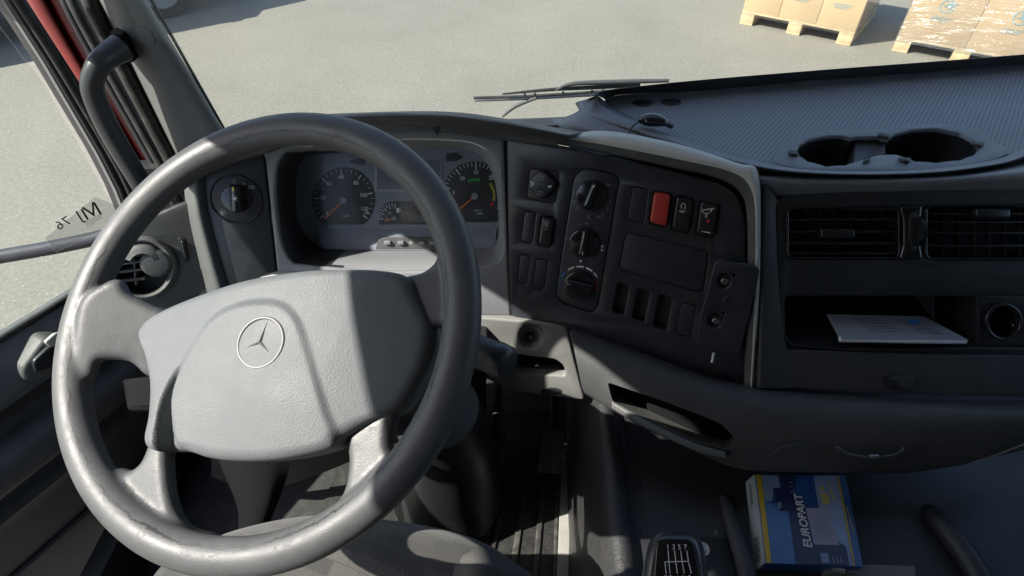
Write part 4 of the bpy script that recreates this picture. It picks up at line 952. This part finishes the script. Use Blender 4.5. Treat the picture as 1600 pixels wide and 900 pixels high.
isl = [(1210, 250), (1222, 228), (1248, 212), (1300, 203), (1372, 201), (1420, 195), (1470, 193), (1525, 201), (1556, 222), (1575, 240), (1500, 261), (1400, 266), (1300, 266), (1240, 262)]
isp = plate('cup_surround', [cr(isl, 5, True), grow(cups, .2)], PT, .004, .008, .002, m_tray, dash)
wall = loft('cup_well', [[PT.on(x, y, .002) for x, y in cups], [PT.on(x, y, -.0)-Vector((0, 0, .03)) for x, y in grow(cups, -1)], [PT.on(x, y, 0)-Vector((0, 0, .075)) for x, y in grow(cups, -3)]], m_darker, isp, closed=True, sub=3, cross=2)
mesh('cup_floor', [PT.on(x, y, 0)-Vector((0, 0, .074)) for x, y in cups], [list(range(len(cups)))], m_black, isp, False)
# web between the two cups
wb = [(1330, 215), (1376, 213), (1396, 214), (1396, 222), (1350, 232), (1322, 250)]
plate('cup_divider', [rnd([(1337, 222), (1348, 218), (1382, 217), (1384, 240), (1374, 244), (1334, 256)], 3)], PT, -.008, .065, .002, m_dash, isp)
for q in (((1232, 233), (1246, 235), (1248, 241), (1234, 240)), ((1373, 206), (1392, 209), (1390, 214), (1372, 211)), ((1404, 245), (1424, 246), (1422, 252), (1410, 250)), ((1522, 219), (1540, 222), (1534, 227), (1524, 225)), ((1350, 248), (1362, 244), (1360, 249), (1350, 252))):
    plate('spring_tab', [rnd(list(q), 2)], PT, .009, .006, .0015, m_dash, isp)
for cx, cy in ((1004, 160), (1049, 158.5)):
    plate('speaker_recess', [[(cx+16*math.cos(a), cy+5*math.sin(a)) for a in np.linspace(0, 2*math.pi, 30)[:-1]]], PT, .002, .003, .001, m_darker, tray)
# rim all the way round: inner foot, crest, outer fall
ri = [(945, 158), (958, 150), (1000, 146), (1100, 141), (1300, 124), (1480, 110), (1700, 92)]
rtop = [(933, 150), (948, 143), (1000, 136), (1100, 126), (1300, 110), (1480, 96.5), (1700, 79)]
rout = [(918, 152), (940, 142), (1000, 134.5), (1100, 124.5), (1300, 108), (1480, 94.5), (1700, 77)]
loft('tray_rim_far', [[Zp(x, y, -.459) for x, y in ri], [Zp(x, y-3, -.452) for x, y in ri], [Zp(x, y, -.432) for x, y in rtop], [Zp(x, y, -.432) for x, y in rout], [Zp(x, y, -.48) for x, y in rout]], m_dash, dash, cross=4)
ni = [(945, 158), (962, 173), (1020, 198), (1110, 232), (1215, 258), (1320, 266), (1450, 263), (1555, 248), (1600, 232), (1700, 190)]
nc = [(933, 150), (948, 172), (1008, 199), (1100, 235), (1205, 262), (1320, 271), (1455, 268), (1562, 254), (1610, 238), (1700, 205)]
nf = [(900, 160), (918, 182), (985, 206), (1090, 241), (1195, 266), (1320, 274), (1458, 272), (1566, 258), (1614, 243), (1700, 212)]
loft('tray_rim_near', [[Zp(x, y, -.459) for x, y in ni], [Zp(x, y, -.449) for x, y in nc], [Zp((a+c)/2, (b+d)/2, -.4505) for (a, b), (c, d) in zip(nc, nf)], [Zp(x, y, -.462) for x, y in nf], [Zp(x, y+4, -.50) for x, y in nf]], m_tray, dash, cross=4)
# sloping shoulder between hood and tray
loft('dash_shoulder', [
    [Zp(933, 150, -.434), Zp(940, 165, -.446), Zp(985, 190, -.452), Zp(1060, 222, -.455), Zp(1170, 258, -.46)],
    [Zp(915, 165, -.452), Zp(925, 180, -.455), Zp(960, 200, -.458), Zp(1020, 222, -.462), Zp(1150, 260, -.466)],
    [Zp(890, 180, -.475), Zp(898, 192, -.470), Zp(930, 206, -.468), Zp(990, 218, -.468), Zp(1140, 262, -.472)],
    [Zp(860, 186, -.52), Zp(865, 196, -.50), Zp(900, 212, -.49), Zp(960, 222, -.49), Zp(1130, 266, -.49)],
    [Zp(820, 186, -.56), Zp(820, 200, -.54), Zp(850, 220, -.53), Zp(920, 235, -.53), Zp(1120, 275, -.52)]], m_tray, dash, solid=.003)
# ---- little device on the shoulder
dv_ = thing('dash_sensor', 'small black teardrop sensor with a thin cable standing on the dashboard ledge', 'sensor', Zp(1020, 196, -.45))
tube('housing', [Zp(1000, 190, -.436), Zp(1006, 188, -.436), Zp(1020, 187, -.436), Zp(1036, 190, -.438), Zp(1044, 194, -.442)], [.004, .0105, .0135, .010, .004], m_gloss, dv_, n=20, ratio=.75, up=(0, 0, 1))
tube('foot', [Zp(1036, 192, -.440), Zp(1050, 197, -.448)], .0045, m_darker, dv_, n=10, smooth_path=False)
tube('cable', [Zp(1001, 189, -.437), Zp(990, 196, -.44), Zp(984, 205, -.447), Zp(983, 213, -.455)], .0012, m_black, dv_, n=6)
dk = plate('clip', [rnd([(947, 208), (968, 210), (992, 213), (990, 216), (960, 213)], 2)], Plane(Zp(970, 212, -.445), (1, 0, 0), (0, 1, .05)), .003, .004, .001, m_darker, dv_)

# =================================================================== STEERING WHEEL
sw = thing('steering_wheel', 'worn grey four-spoke truck steering wheel with padded hub and round star emblem', 'steering wheel', PW.p)
Rw = .2145
torus = tube('rim', [PW.at(Rw*math.cos(a), Rw*math.sin(a)) for a in np.linspace(0, 2*math.pi, 97)[:-1]], .0182, m_wheel, None, n=28, closed=True, sub=1, up=None)
# replace unstable frame by exact torus
vs = []; fs = []; NN = 144; MM = 28
for i in range(NN):
    a = 2*math.pi*i/NN
    for k in range(MM):
        b = 2*math.pi*k/MM; rr = Rw+.0180*math.cos(b); vs.append(PW.at(rr*math.cos(a), rr*math.sin(a), .0165*math.sin(b)))
for i in range(NN):
    for k in range(MM): fs.append([i*MM+k, i*MM+(k+1) % MM, ((i+1) % NN)*MM+(k+1) % MM, ((i+1) % NN)*MM+k])
bpy.data.objects.remove(torus)
torus = mesh('rim', vs, fs, m_wheel)
def spoke(poly, h, T):
    o = plate('sp', [poly], PW, h, T, .007, m_wheel, res=3); return o
PW2 = Plane(PW.on(200, 520), PW.u*math.cos(R(24))-PW.n*math.sin(R(24)), PW.v)
sps = [plate('sp', [cr([(120, 478), (160, 440), (186, 436), (200, 458), (235, 476), (262, 492), (262, 540), (246, 585), (226, 588), (200, 566), (170, 562), (150, 566), (142, 590), (112, 590)], 5, True)], PW2, -.004, .018, .007, m_wheel, res=3),
       spoke(cr([(258, 700), (250, 676), (238, 668), (229, 680), (226, 695), (214, 722), (195, 736), (176, 732), (178, 775), (225, 830), (275, 850), (330, 858), (330, 838), (290, 826), (268, 800), (258, 760), (255, 712)], 5, True), -.001, .020),
       spoke(cr([(538, 684), (541, 720), (534, 765), (512, 795), (470, 822), (490, 850), (580, 806), (650, 745), (665, 700), (650, 690), (628, 700), (612, 708), (606, 692), (616, 650), (622, 634), (600, 636), (560, 660)], 5, True), -.001, .020),
       spoke(cr([(615, 452), (630, 430), (655, 424), (676, 408), (686, 385), (720, 390), (742, 450), (740, 540), (715, 560), (704, 530), (694, 512), (682, 508), (668, 520), (655, 535), (640, 500)], 5, True), -.006, .018)]
rimo = joined('rim', [torus]+sps, None)
md = rimo.modifiers.new('r', 'REMESH'); md.mode = 'VOXEL'; md.voxel_size = .0022; md.use_smooth_shade = True
md = rimo.modifiers.new('s', 'SMOOTH'); md.factor = .5; md.iterations = 14
me = bake(rimo); rimo.modifiers.clear(); rimo.data = me
for p in me.polygons: p.use_smooth = True
me.materials.clear(); me.materials.append(m_wheel)
adopt(rimo, sw)
nt = m_wheel.node_tree; L = nt.links; bs_ = nt.nodes['Principled BSDF']
gm = node(nt, 'ShaderNodeNewGeometry'); ds = node(nt, 'ShaderNodeVectorMath', operation='DISTANCE'); L.new(gm.outputs['Position'], ds.inputs[0]); ds.inputs[1].default_value = PW.p
cv = node(nt, 'ShaderNodeTexNoise'); cv.inputs['Scale'].default_value = 38; cv.inputs['Detail'].default_value = 10; cv.inputs['Roughness'].default_value = .75; L.new(gm.outputs['Position'], cv.inputs['Vector'])
of = node(nt, 'ShaderNodeMath', operation='MULTIPLY_ADD'); L.new(cv.outputs[0], of.inputs[0]); of.inputs[1].default_value = .016; L.new(ds.outputs['Value'], of.inputs[2])
cmp_ = node(nt, 'ShaderNodeMath', operation='COMPARE'); L.new(of.outputs[0], cmp_.inputs[0]); cmp_.inputs[1].default_value = Rw-.0095+.008; cmp_.inputs[2].default_value = .0009
old = bs_.inputs['Base Color'].links[0].from_socket
mm = node(nt, 'ShaderNodeMix', data_type='RGBA'); fac_ = node(nt, 'ShaderNodeMath', operation='MULTIPLY'); L.new(cmp_.outputs[0], fac_.inputs[0]); fac_.inputs[1].default_value = .75
mk = node(nt, 'ShaderNodeTexNoise'); mk.inputs['Scale'].default_value = 14; mk.inputs['Detail'].default_value = 6; L.new(gm.outputs['Position'], mk.inputs['Vector']); mk2 = node(nt, 'ShaderNodeMapRange'); mk2.inputs[1].default_value = .42; mk2.inputs[2].default_value = .62; mk2.inputs[4].default_value = .9; L.new(mk.outputs[0], mk2.inputs[0]); L.new(mk2.outputs[0], fac_.inputs[1])
L.new(fac_.outputs[0], mm.inputs['Factor']); L.new(old, mm.inputs['A']); mm.inputs['B'].default_value = (.022, .021, .020, 1); L.new(mm.outputs['Result'], bs_.inputs['Base Color'])
ob = bs_.inputs['Normal'].links[0].from_socket; b3 = node(nt, 'ShaderNodeBump'); b3.invert = True; b3.inputs['Distance'].default_value = .0015; b3.inputs['Strength'].default_value = .8
L.new(cmp_.outputs[0], b3.inputs['Height']); L.new(ob, b3.inputs['Normal']); L.new(b3.outputs[0], bs_.inputs['Normal'])
# ---- padded hub
def polar(name, outline, center, hfun, mat, parent, rings=70, nang=300, edge=.012, depth=.02):
    O = np.array([PW.uv(x, y, 0) for x, y in cr(outline, 10, True)]); C = np.array(PW.uv(*center, 0))
    L_ = np.r_[0, np.cumsum(np.linalg.norm(np.diff(np.vstack([O, O[:1]]), axis=0), axis=1))]
    q = np.linspace(0, L_[-1], nang, endpoint=False); OO = np.vstack([O, O[:1]])
    O = np.stack([np.interp(q, L_, OO[:, 0]), np.interp(q, L_, OO[:, 1])], 1)
    vs = [PW.at(C[0], C[1], hfun(C[0], C[1], 1.0))]; fs = []
    for i in range(1, rings+1):
        s = i/rings
        for o in O:
            p = C+(o-C)*s; dist = np.linalg.norm(o-C)*(1-s)
            e = min(1, dist/edge); h = hfun(p[0], p[1], dist)-edge*.8*(1-math.sqrt(max(0, 1-(1-e)**2)))
            vs.append(PW.at(p[0], p[1], h))
    for o in O: vs.append(PW.at(o[0], o[1], hfun(o[0], o[1], 0)-edge*.8-depth))
    for j in range(nang): fs.append([0, 1+j, 1+(j+1) % nang])
    for i in range(rings):
        for j in range(nang): a = 1+i*nang; fs.append([a+j, a+(j+1) % nang, a+nang+(j+1) % nang, a+nang+j])
    return mesh(name, vs, fs, mat, parent)
bul = np.array([PW.uv(x, y, 0) for x, y in cr([(286, 650), (287, 618), (300, 580), (325, 538), (352, 503), (385, 485), (425, 478), (460, 483), (483, 505), (498, 545), (512, 595), (524, 640), (538, 690), (520, 716), (455, 735), (390, 735), (320, 728), (292, 690)], 6, True)])
def sdf(px_, py_):
    a = bul; b = np.roll(bul, -1, 0); p = np.array((px_, py_)); ab = b-a; t = np.clip(((p-a)*ab).sum(1)/(ab**2).sum(1), 0, 1)
    d = np.linalg.norm(a+ab*t[:, None]-p, axis=1).min()
    ins = False; x, y = px_, py_
    cond = ((a[:, 1] > y) != (b[:, 1] > y)); xx = a[:, 0]+(y-a[:, 1])*(b[:, 0]-a[:, 0])/np.where(cond, b[:, 1]-a[:, 1], 1)
    return -d if (np.sum(cond & (x < xx)) % 2) else d
cL = np.array(PW.uv(268, 640, 0)); lowL = np.array(PW.uv(262, 690, 0)); ctr0 = np.array(PW.uv(410, 590, 0))
def hub_h(u, v, dist):
    d = sdf(u, v)
    dome = .025-.75*((u-ctr0[0])**2*1.0+(v-ctr0[1])**2*.6)
    left = u < ctr0[0]
    lf = min(1, max(0, .5-(u-ctr0[0])/.04)); wd = .007+.003*lf
    s = min(1, max(0, (wd*.4-d)/wd)); s = s*s*(3-2*s)
    base = dome-(.0028+.0017*lf)-.05*max(0, abs(u-ctr0[0])-.07)
    if left:
        f_ = min(1, max(0, (vT-v)/(vT-vB))); wdt = .001+.026*f_; q = min(1, max(0, (wdt-d)/.007)); q = q*q*(3-2*q)
        base -= (.006+.014*f_)*q*min(1, f_*3)
    return base*(1-s)+dome*s
vT = PW.uv(300, 545, 0)[1]; vB = PW.uv(262, 705, 0)[1]
pad = polar('airbag_cover', [(203, 512), (222, 494), (262, 478), (330, 458), (400, 440), (470, 429), (545, 424), (628, 428), (652, 465), (671, 505), (670, 545), (652, 595), (622, 640), (580, 660), (541, 684), (530, 700), (490, 712), (440, 720), (390, 721), (345, 716), (305, 705), (254, 706), (231, 692), (237, 650), (236, 600), (222, 555), (207, 530)],
            (400, 580), hub_h, m_pad, sw)
# dark seams where pad meets spokes
# emblem
ce = PW.uv(407, 535, .024); hE = .0165
PM = Plane(PW.at(ce[0], ce[1], .0225), PW.u, PW.v)
def em(r, a): return (r*math.cos(R(a)), r*math.sin(R(a)))
_rot = 97-0
ring = [PM.at(*em(.0235, k*7.5), .0012) for k in range(48)]
e1 = tube('e', ring, .0016, m_chrome, None, n=10, closed=True, sub=1)
star = []
for k in range(3):
    a0 = _rot+k*120; tip = em(.0225, a0); l = em(.0034, a0+60); r_ = em(.0034, a0-60)
    star.append((tip, l, r_))
vs = [PM.at(0, 0, .0042)]; fs = []
for k in range(3):
    b = len(vs); tip, l, r_ = star[k]; vs += [PM.at(*tip, .0012), PM.at(*l, .0006), PM.at(*r_, .0006)]
    fs += [(0, b, b+1), (0, b+2, b)]
e2 = mesh('e', vs, fs, m_chrome, None, False)
joined('emblem', [e1, e2], sw)
# column shroud, stalks
sc_ = thing('steering_column', 'dark steering column shroud below the wheel hub', 'steering column', PW.at(0, 0, -.3))
tube('shroud', [PW.at(0, 0, -.02), PW.at(.0, 0, -.05), PW.at(.0, -.01, -.12), PW.at(.0, -.015, -.22), PW.at(.01, -.02, -.34)], [.055, .068, .072, .085, .08], m_darker, sc_, n=28)
tube('column_boot', [Tp(680, 640, .98), Tp(700, 690, 1.08), Tp(702, 740, 1.18), Tp(700, 775, 1.24)], [.075, .085, .10, .115], m_darker, sc_, n=28)
stk = tube('wiper_stalk', [PW.on(560, 540, -.07), PW.on(690, 528, -.065), PW.on(745, 548, -.062), PW.on(782, 563, -.060)], [.013, .0155, .0165, .0165], m_dash, sc_, n=20)
tube('stalk_cap', [PW.on(772, 559, -.060), PW.on(778, 561.5, -.060), PW.on(793, 567, -.058), PW.on(797, 569, -.057)], [.0172, .0178, .0165, .012], m_dark, stk, n=20, smooth_path=False)
plate('left_stalk', [rnd([(188, 592), (235, 586), (260, 640), (196, 642)], 6)], PW, -.10, .03, .006, m_matte, sc_)

# =================================================================== FOOTWELL
fm = thing('floor_mat', 'black ribbed rubber mat in the driver footwell, dusty along its ridges', 'floor mat', Zp(800, 820, -1.222))
PFm = Plane(E0+Vector((0, .5, -1.216)), (1, 0, 0), (0, 1, 0))
plate('mat_sheet', [rnd([(560, 640), (890, 640), (905, 760), (900, 1000), (440, 1000), (500, 800)], 10)], PFm, 0, .006, .002, m_mat, fm)
for x0, x1, x2, x3 in ((786, 794, 742, 752), (815, 824, 786, 797), (844, 852, 826, 836), (868, 874, 862, 868)):
    plate('rib', [rnd([(x0, 762), (x1, 762), (x3, 960), (x2, 960)], 2)], PFm, .006, .006, .002, m_rib, fm)
for x in (655, 690, 722, 750): plate('rib', [rnd(box4(x, 828, x+16, 860, -3), 3)], PFm, .004, .005, .0015, m_rib, fm)
tube('raised_edge', [PFm.on(660, 720, .006), PFm.on(672, 790, .006), PFm.on(700, 812, .006), PFm.on(735, 800, .006), PFm.on(760, 760, .006), PFm.on(765, 700, .006)], .006, m_rib, fm, n=10)
tube('raised_edge', [PFm.on(880, 700, .004), PFm.on(892, 760, .004), PFm.on(888, 960, .004)], .006, m_rib, fm, n=10)
plate('sun_strip', [rnd([(878, 700), (898, 700), (906, 960), (868, 960)], 4)], PFm, .009, .006, .002, pmat('sun_strip_pale', (.26, .255, .24), .7, grain=.8, gscale=320, kind='leather', var=.15), fm)  # pale colour stands in for the sunlit strip of floor
def pedal(name, label, q, t0, t1, n, mat):
    pl = Plane((Tp(*q[0], t0)+Tp(*q[2], t1))/2, Tp(*q[1], t0)-Tp(*q[0], t0), Tp(*q[0], t0)-Tp(*q[3], t1))
    t = thing(name, label, 'pedal', pl.p)
    plate('pad', [rnd(q, 4)], pl, 0, .012, .003, mat, t)
    xs0, xs1 = q[0][0], q[1][0]; xb0, xb1 = q[3][0], q[2][0]
    for k in range(n):
        f0 = (k+.35)/n; w_ = .4/n
        plate('rib', [[(xs0+(xs1-xs0)*f0, q[0][1]+3), (xs0+(xs1-xs0)*(f0+w_), q[0][1]+3), (xb0+(xb1-xb0)*(f0+w_), q[2][1]-3), (xb0+(xb1-xb0)*f0, q[2][1]-3)]], pl, .003, .004, .001, mat, t)
    tube('arm', [pl.at(0, 0, -.012), pl.at(0, .12, -.06), pl.at(0, .2, -.05)], .009, m_black, t, n=10)
m_pedal = pmat('pedal_rubber', (.05, .052, .052), .6, dust=.25)
pedal('accelerator_pedal', 'long ribbed accelerator pedal right of the brake', [(850, 672), (884, 674), (876, 742), (838, 738)], 1.22, 1.25, 8, m_pedal)
pedal('brake_pedal', 'square brake pedal in shadow beside the steering column', [(758, 680), (792, 682), (786, 724), (750, 722)], 1.18, 1.2, 5, m_darker)

# engine tunnel
tn = thing('engine_tunnel', 'black grained engine tunnel cover between the footwell and the passenger side', 'tunnel cover', E0+Vector((.5, .5, -1.22)))
tprof = [(.118, -1.225), (.123, -1.15), (.129, -1.05), (.138, -.945), (.153, -.897), (.171, -.885), (.188, -.897), (.200, -.916), (.222, -.919)]
def bow(y): return .02*((y-.45)/.4)**2 if y > .45 else -.03*(.45-y)
loft('side_skin', [[E0+Vector((x+bow(y)*(1), y, z)) for y in (.05, .2, .35, .5, .65, .8, 1.0)] for x, z in tprof], m_tunnel, tn, cross=4)
box('tunnel_top', (.19, .0, EYE-.96), (1.3, .98, EYE-.920), m_darker, tn, .004)
box('panel_step', (.20, .05, EYE-.9195), (.36, .40, EYE-.9165), m_darker, tn, .001)
PTt = Plane(E0+Vector((.5, .5, -.9165)), (1, 0, 0), (0, 1, 0))
a = disc('s', PTt, 1098, 857, 11, .003, .004, .001, m_pale, inner=7); b = disc('s', PTt, 1098, 857, 6.5, .002, .003, .001, m_steel); c = disc('s', PTt, 1098, 857, 2.6, .0045, .004, 0, m_black)
joined('screw', [a, b, c], tn)
tube('ridge', [Zp(1180, 960, -.91), Zp(1162, 880, -.907), Zp(1143, 820, -.907), Zp(1133, 785, -.915), Zp(1130, 775, -.928)], [.013, .013, .011, .008, .004], m_dash, tn, n=14)
tube('ridge', [Zp(1560, 960, -.91), Zp(1510, 870, -.907), Zp(1462, 810, -.912), Zp(1448, 795, -.93)], [.018, .018, .016, .008], m_darker, tn, n=14)

# gear lever
gl = thing('gear_lever', 'black gear lever knob showing a seven speed shift pattern', 'gear lever', Tp(1055, 880, .66))
PGk = tilted(Tp(1056, 880, .60), 4, 62)
def kq(s, dx=0, dy=0): return [(1056+x*s+dx, 880+y*s+dy) for x, y in [(-30, -46), (0, -49), (28, -46), (43, -25), (50, 20), (50, 60), (-54, 60), (-52, 20), (-44, -25)]]
loft('knob', [[PGk.on(x, y, h) for x, y in cr(kq(s), 4, True)] for s, h in ((.55, .0015), (.72, .0012), (.84, -.001), (.93, -.006), (1.0, -.016), (.98, -.028), (.8, -.045))], pmat('knob_plastic', (.045, .047, .052), .26, grain=.2, var=.1), gl, closed=True, sub=1, cross=3)
face = plate('shift_plate', [rnd([(1027, 846), (1034, 842), (1076, 842), (1084, 850), (1097, 925), (1020, 925)], 5)], PGk, .003, .004, .001, m_gloss, gl)
L_ = []
for k, x in enumerate((1044, 1054, 1063.5, 1073)):
    L_.append(line(x, 860, x+1.2+k*.5, 877, 1.4)); L_.append(line(x+1.4+k*.5, 879, x+3+k*1.4, 896, 1.4))
L_ += [line(1039, 878, 1076, 877, 1.4), line(1039, 878, 1041, 897, 1.4)]
o = [marks('p', L_, PGk, .0033, m_white)]
for s_, x in (('1', 1043.5), ('3', 1052.5), ('5', 1061.5), ('7', 1070.5)): o.append(text(s_, PGk, .0033, x, 855, 7.5, m_white))
for s_, x in (('R', 1041), ('2', 1048), ('4', 1058), ('6', 1067), ('8', 1077)): o.append(text(s_, PGk, .0033, x, 903, 7, m_white))
joined('shift_pattern', o, face)
tube('lever_boot', [Tp(1060, 905, .64), Tp(1068, 960, .75), Tp(1075, 1010, .9)], [.022, .03, .05], m_rubber, gl, n=20)

# boxed part on the tunnel
PBk = Plane(E0+Vector((.5, .5, -.8935)), (1, 0, 0), (0, 1, 0))
bk = thing('parts_box', 'flat blue and yellow parts box printed with trucks, lying on the tunnel', 'box', PBk.on(1260, 810, -.0255))
bq = [(1180, 741), (1322, 742), (1349, 886), (1196, 880)]
b0 = plate('carton', [rnd(bq, 1.2)], PBk, 0, .0255, .0012, pmat('box_blue', (.022, .07, .22), .35, var=.25, vscale=14, coat=.3), bk)
def bl(u, v):            # u across, v down the lid, 0..1
    a = np.array(bq[0])*(1-u)+np.array(bq[1])*u; b = np.array(bq[3])*(1-u)+np.array(bq[2])*u; return tuple(a*(1-v)+b*v)
def bp(pts, name, mat, h=.0006, par=b0): return marks(name, [[bl(*p) for p in q] for q in pts], PBk, h, mat, par)
m_bx1 = pmat('print_sky', (.055, .15, .34), .35, var=.3, vscale=10, coat=.3); m_bx2 = pmat('print_navy', (.012, .02, .07), .35, coat=.3); m_bx3 = pmat('print_pale', (.20, .26, .40), .35, var=.3, coat=.3)
m_bxy = pmat('print_gold', (.48, .32, .015), .4, coat=.2)
o = [bp([[(.01, .004), (.065, .004), (.065, .996), (.01, .996)]], 'p', m_bxy, .0006, None),
     bp([[(.90, .01), (.918, .01), (.918, .99), (.90, .99)]], 'p', m_bxy, .0009, None),
     bp([[(.07, .30), (.31, .40), (.31, .995), (.07, .995)]], 'p', m_bx1, .0006, None),
     bp([[(.07, .01), (.27, .01), (.27, .16), (.18, .20), (.14, .30), (.07, .3)]], 'p', m_bx3, .0006, None),
     bp([[(.64, .01), (.895, .01), (.895, .99), (.78, .99), (.70, .5), (.64, .4)]], 'p', m_bx3, .0006, None),
     bp([[(.31, .40), (.38, .35), (.40, .3), (.48, .36), (.52, .55), (.50, .995), (.31, .995)]], 'p', m_bx2, .0007, None),
     # truck, lying on its side: tractor + second one at the bottom
     bp([[(.25, .01), (.42, .01), (.43, .10), (.38, .19), (.36, .19), (.40, .30), (.40, .41), (.22, .41), (.19, .30), (.17, .16), (.26, .14)]], 'p', m_bx2, .0009, None),
     bp([[(.36, .08+i*.05), (.40, .08+i*.05), (.40, .09+i*.05), (.36, .09+i*.05)] for i in range(3)]+[[(.20, .32), (.24, .31), (.24, .37), (.21, .38)]], 'p', m_bx3, .0012, None),
     bp([[(.46, .78), (.52, .74), (.80, .74), (.86, .78), (.86, .99), (.48, .99)]], 'p', m_bx2, .0009, None),
     bp([[(.58, .86), (.66, .86), (.66, .97), (.58, .97)], [(.70, .90), (.71, .90), (.71, .97), (.70, .97)], [(.74, .90), (.75, .90), (.75, .97), (.74, .97)], [(.78, .90), (.79, .90), (.79, .97), (.78, .97)]], 'p', m_bx3, .0012, None),
     bp([[(.68, .13), (.73, .12), (.73, .18), (.68, .18)], [(.68, .20), (.77, .20), (.77, .32), (.69, .33)], [(.78, .07), (.80, .07), (.83, .28), (.81, .29)]], 'p', pmat('print_ochre', (.42, .36, .12), .4), .0012, None),
     bp([[(.50, .37), (.74, .37), (.79, .77), (.53, .77)]], 'p', pmat('label_grey', (.30, .30, .38), .6, var=.05), .0014, None),
     bp([[(.55+.012*k, .42+.05*(k % 2)), (.553+.012*k, .42+.05*(k % 2)), (.583+.012*k, .72-.04*(k % 3)), (.58+.012*k, .72-.04*(k % 3))] for k in range(14)], 'p', pmat('label_ink', (.22, .22, .30), .6), .0018, None)]
tx = text('EUROPART', PBk, .0015, *bl(.455, .50), 12.5, m_white, 80, bold=.02); o.append(tx)
o.append(text('www.europart.net', PBk, .0012, *bl(.955, .48), 4.0, m_bxy, -100))
joined('printed_cover', o, b0)
marks('white_edge', [[(1169, 744), (1179.5, 741.5), (1195.5, 881), (1187, 882)]], PBk, -.0005, m_white_plastic, bk) if False else None
sp = mesh('spine', [PBk.on(1179.3, 741.5, -.0005)+Vector((-.0012, 0, 0)), PBk.on(1195.2, 880.5, -.0005)+Vector((-.0012, 0, 0)), PBk.on(1195.2, 880.5, -.0005)+Vector((-.0085, 0, -.0255)), PBk.on(1179.3, 741.5, -.0005)+Vector((-.0085, 0, -.0255)),
                    PBk.on(1185, 745, -.0005), PBk.on(1200, 878, -.0005), PBk.on(1200, 878, -.0005)+Vector((0, 0, -.0255)), PBk.on(1185, 745, -.0005)+Vector((0, 0, -.0255))],
          [(0, 1, 2, 3), (0, 1, 5, 4), (3, 2, 6, 7), (0, 3, 7, 4), (1, 2, 6, 5)], pmat('spine_white', (.34, .36, .36), .5, var=.1), bk, False)
_a = PBk.on(1179.3, 741.5, -.0005); _b = PBk.on(1195.2, 880.5, -.0005)
def spt(s, f_): return _a*(1-s)+_b*s+Vector((-.0014-.0073*f_-.0008, 0, -.0235*f_-.0003))
vs = []; fs = []
for k in range(12):
    s0 = .70+k*.022; s1 = s0+(.008 if k % 3 else .014); b = len(vs)
    vs += [spt(s0, .2), spt(s1, .2), spt(s1, .8), spt(s0, .8)]; fs.append((b, b+1, b+2, b+3))
for k in range(10):
    s0 = .08+k*.025; b = len(vs); vs += [spt(s0, .4), spt(s0+.014, .4), spt(s0+.014, .6), spt(s0, .6)]; fs.append((b, b+1, b+2, b+3))
for q_ in (0, 12):
    f2 = fs[q_:q_+(12 if q_ == 0 else 10)]; i0 = f2[0][0]
    mesh('barcode' if q_ == 0 else 'spine_print', vs[i0:i0+4*len(f2)], [tuple(i-i0 for i in f) for f in f2], m_hood, sp, False)
# clear clip edge at the bottom
cb = thing('clear_ruler', 'clear plastic strip lying in front of the blue parts box', 'plastic strip', Zp(1360, 893, -.84))
tube('strip', [Zp(1285, 893, -.908), Zp(1360, 893, -.908), Zp(1428, 895, -.908)], .004, m_sticker, cb, n=8, ratio=2.5)
tube('clip', [Zp(1300, 890, -.904), Zp(1318, 893, -.904)], .006, m_steel, cb, n=10, smooth_path=False)

# =================================================================== SEAT
st_ = thing('driver_seat', 'grey patterned fabric driver seat cushion below the steering wheel', 'seat', Tp(560, 950, .95))
loft('cushion', [[Tp(x, y, t) for x, y, t in r] for r in (
    [(150, 1150, .70), (330, 1120, .70), (480, 1110, .69), (600, 1110, .69), (720, 1120, .69), (790, 1130, .70), (850, 1150, .76)],
    [(200, 980, .70), (340, 950, .70), (480, 940, .69), (600, 935, .69), (700, 945, .69), (780, 960, .70), (850, 985, .76)],
    [(240, 900, .74), (360, 865, .73), (480, 850, .725), (590, 845, .72), (690, 860, .72), (770, 880, .73), (835, 915, .78)],
    [(270, 870, .79), (370, 832, .78), (480, 812, .77), (590, 815, .765), (690, 830, .765), (765, 855, .77), (822, 895, .80)],
    [(280, 865, .86), (372, 830, .85), (480, 810, .84), (590, 814, .835), (690, 830, .83), (763, 855, .83), (818, 895, .85)],
    [(290, 880, .98), (380, 850, .98), (480, 840, .98), (590, 840, .98), (680, 850, .98), (750, 870, .98), (800, 900, .98)])], m_fabric, st_, sub=8, cross=8)
loft('side_bolster', [[Tp(x, y, t) for x, y, t in r] for r in (
    [(700, 1120, .682), (760, 1120, .68), (860, 1140, .75)],
    [(706, 910, .700), (760, 912, .697), (838, 925, .765)],
    [(718, 878, .712), (762, 880, .712), (832, 900, .775)],
    [(728, 853, .742), (765, 858, .752), (826, 893, .79)],
    [(726, 850, .79), (765, 857, .80), (822, 894, .83)])], m_fabric2, st_, sub=6, cross=6)
loft('seat_base', [[Tp(x, y, t) for x, y, t in r] for r in (
    [(290, 900, .97), (480, 860, .97), (680, 870, .97), (800, 920, .97)], [(290, 1000, 1.15), (480, 960, 1.15), (680, 960, 1.15), (800, 1000, 1.15)])], m_darker, st_)
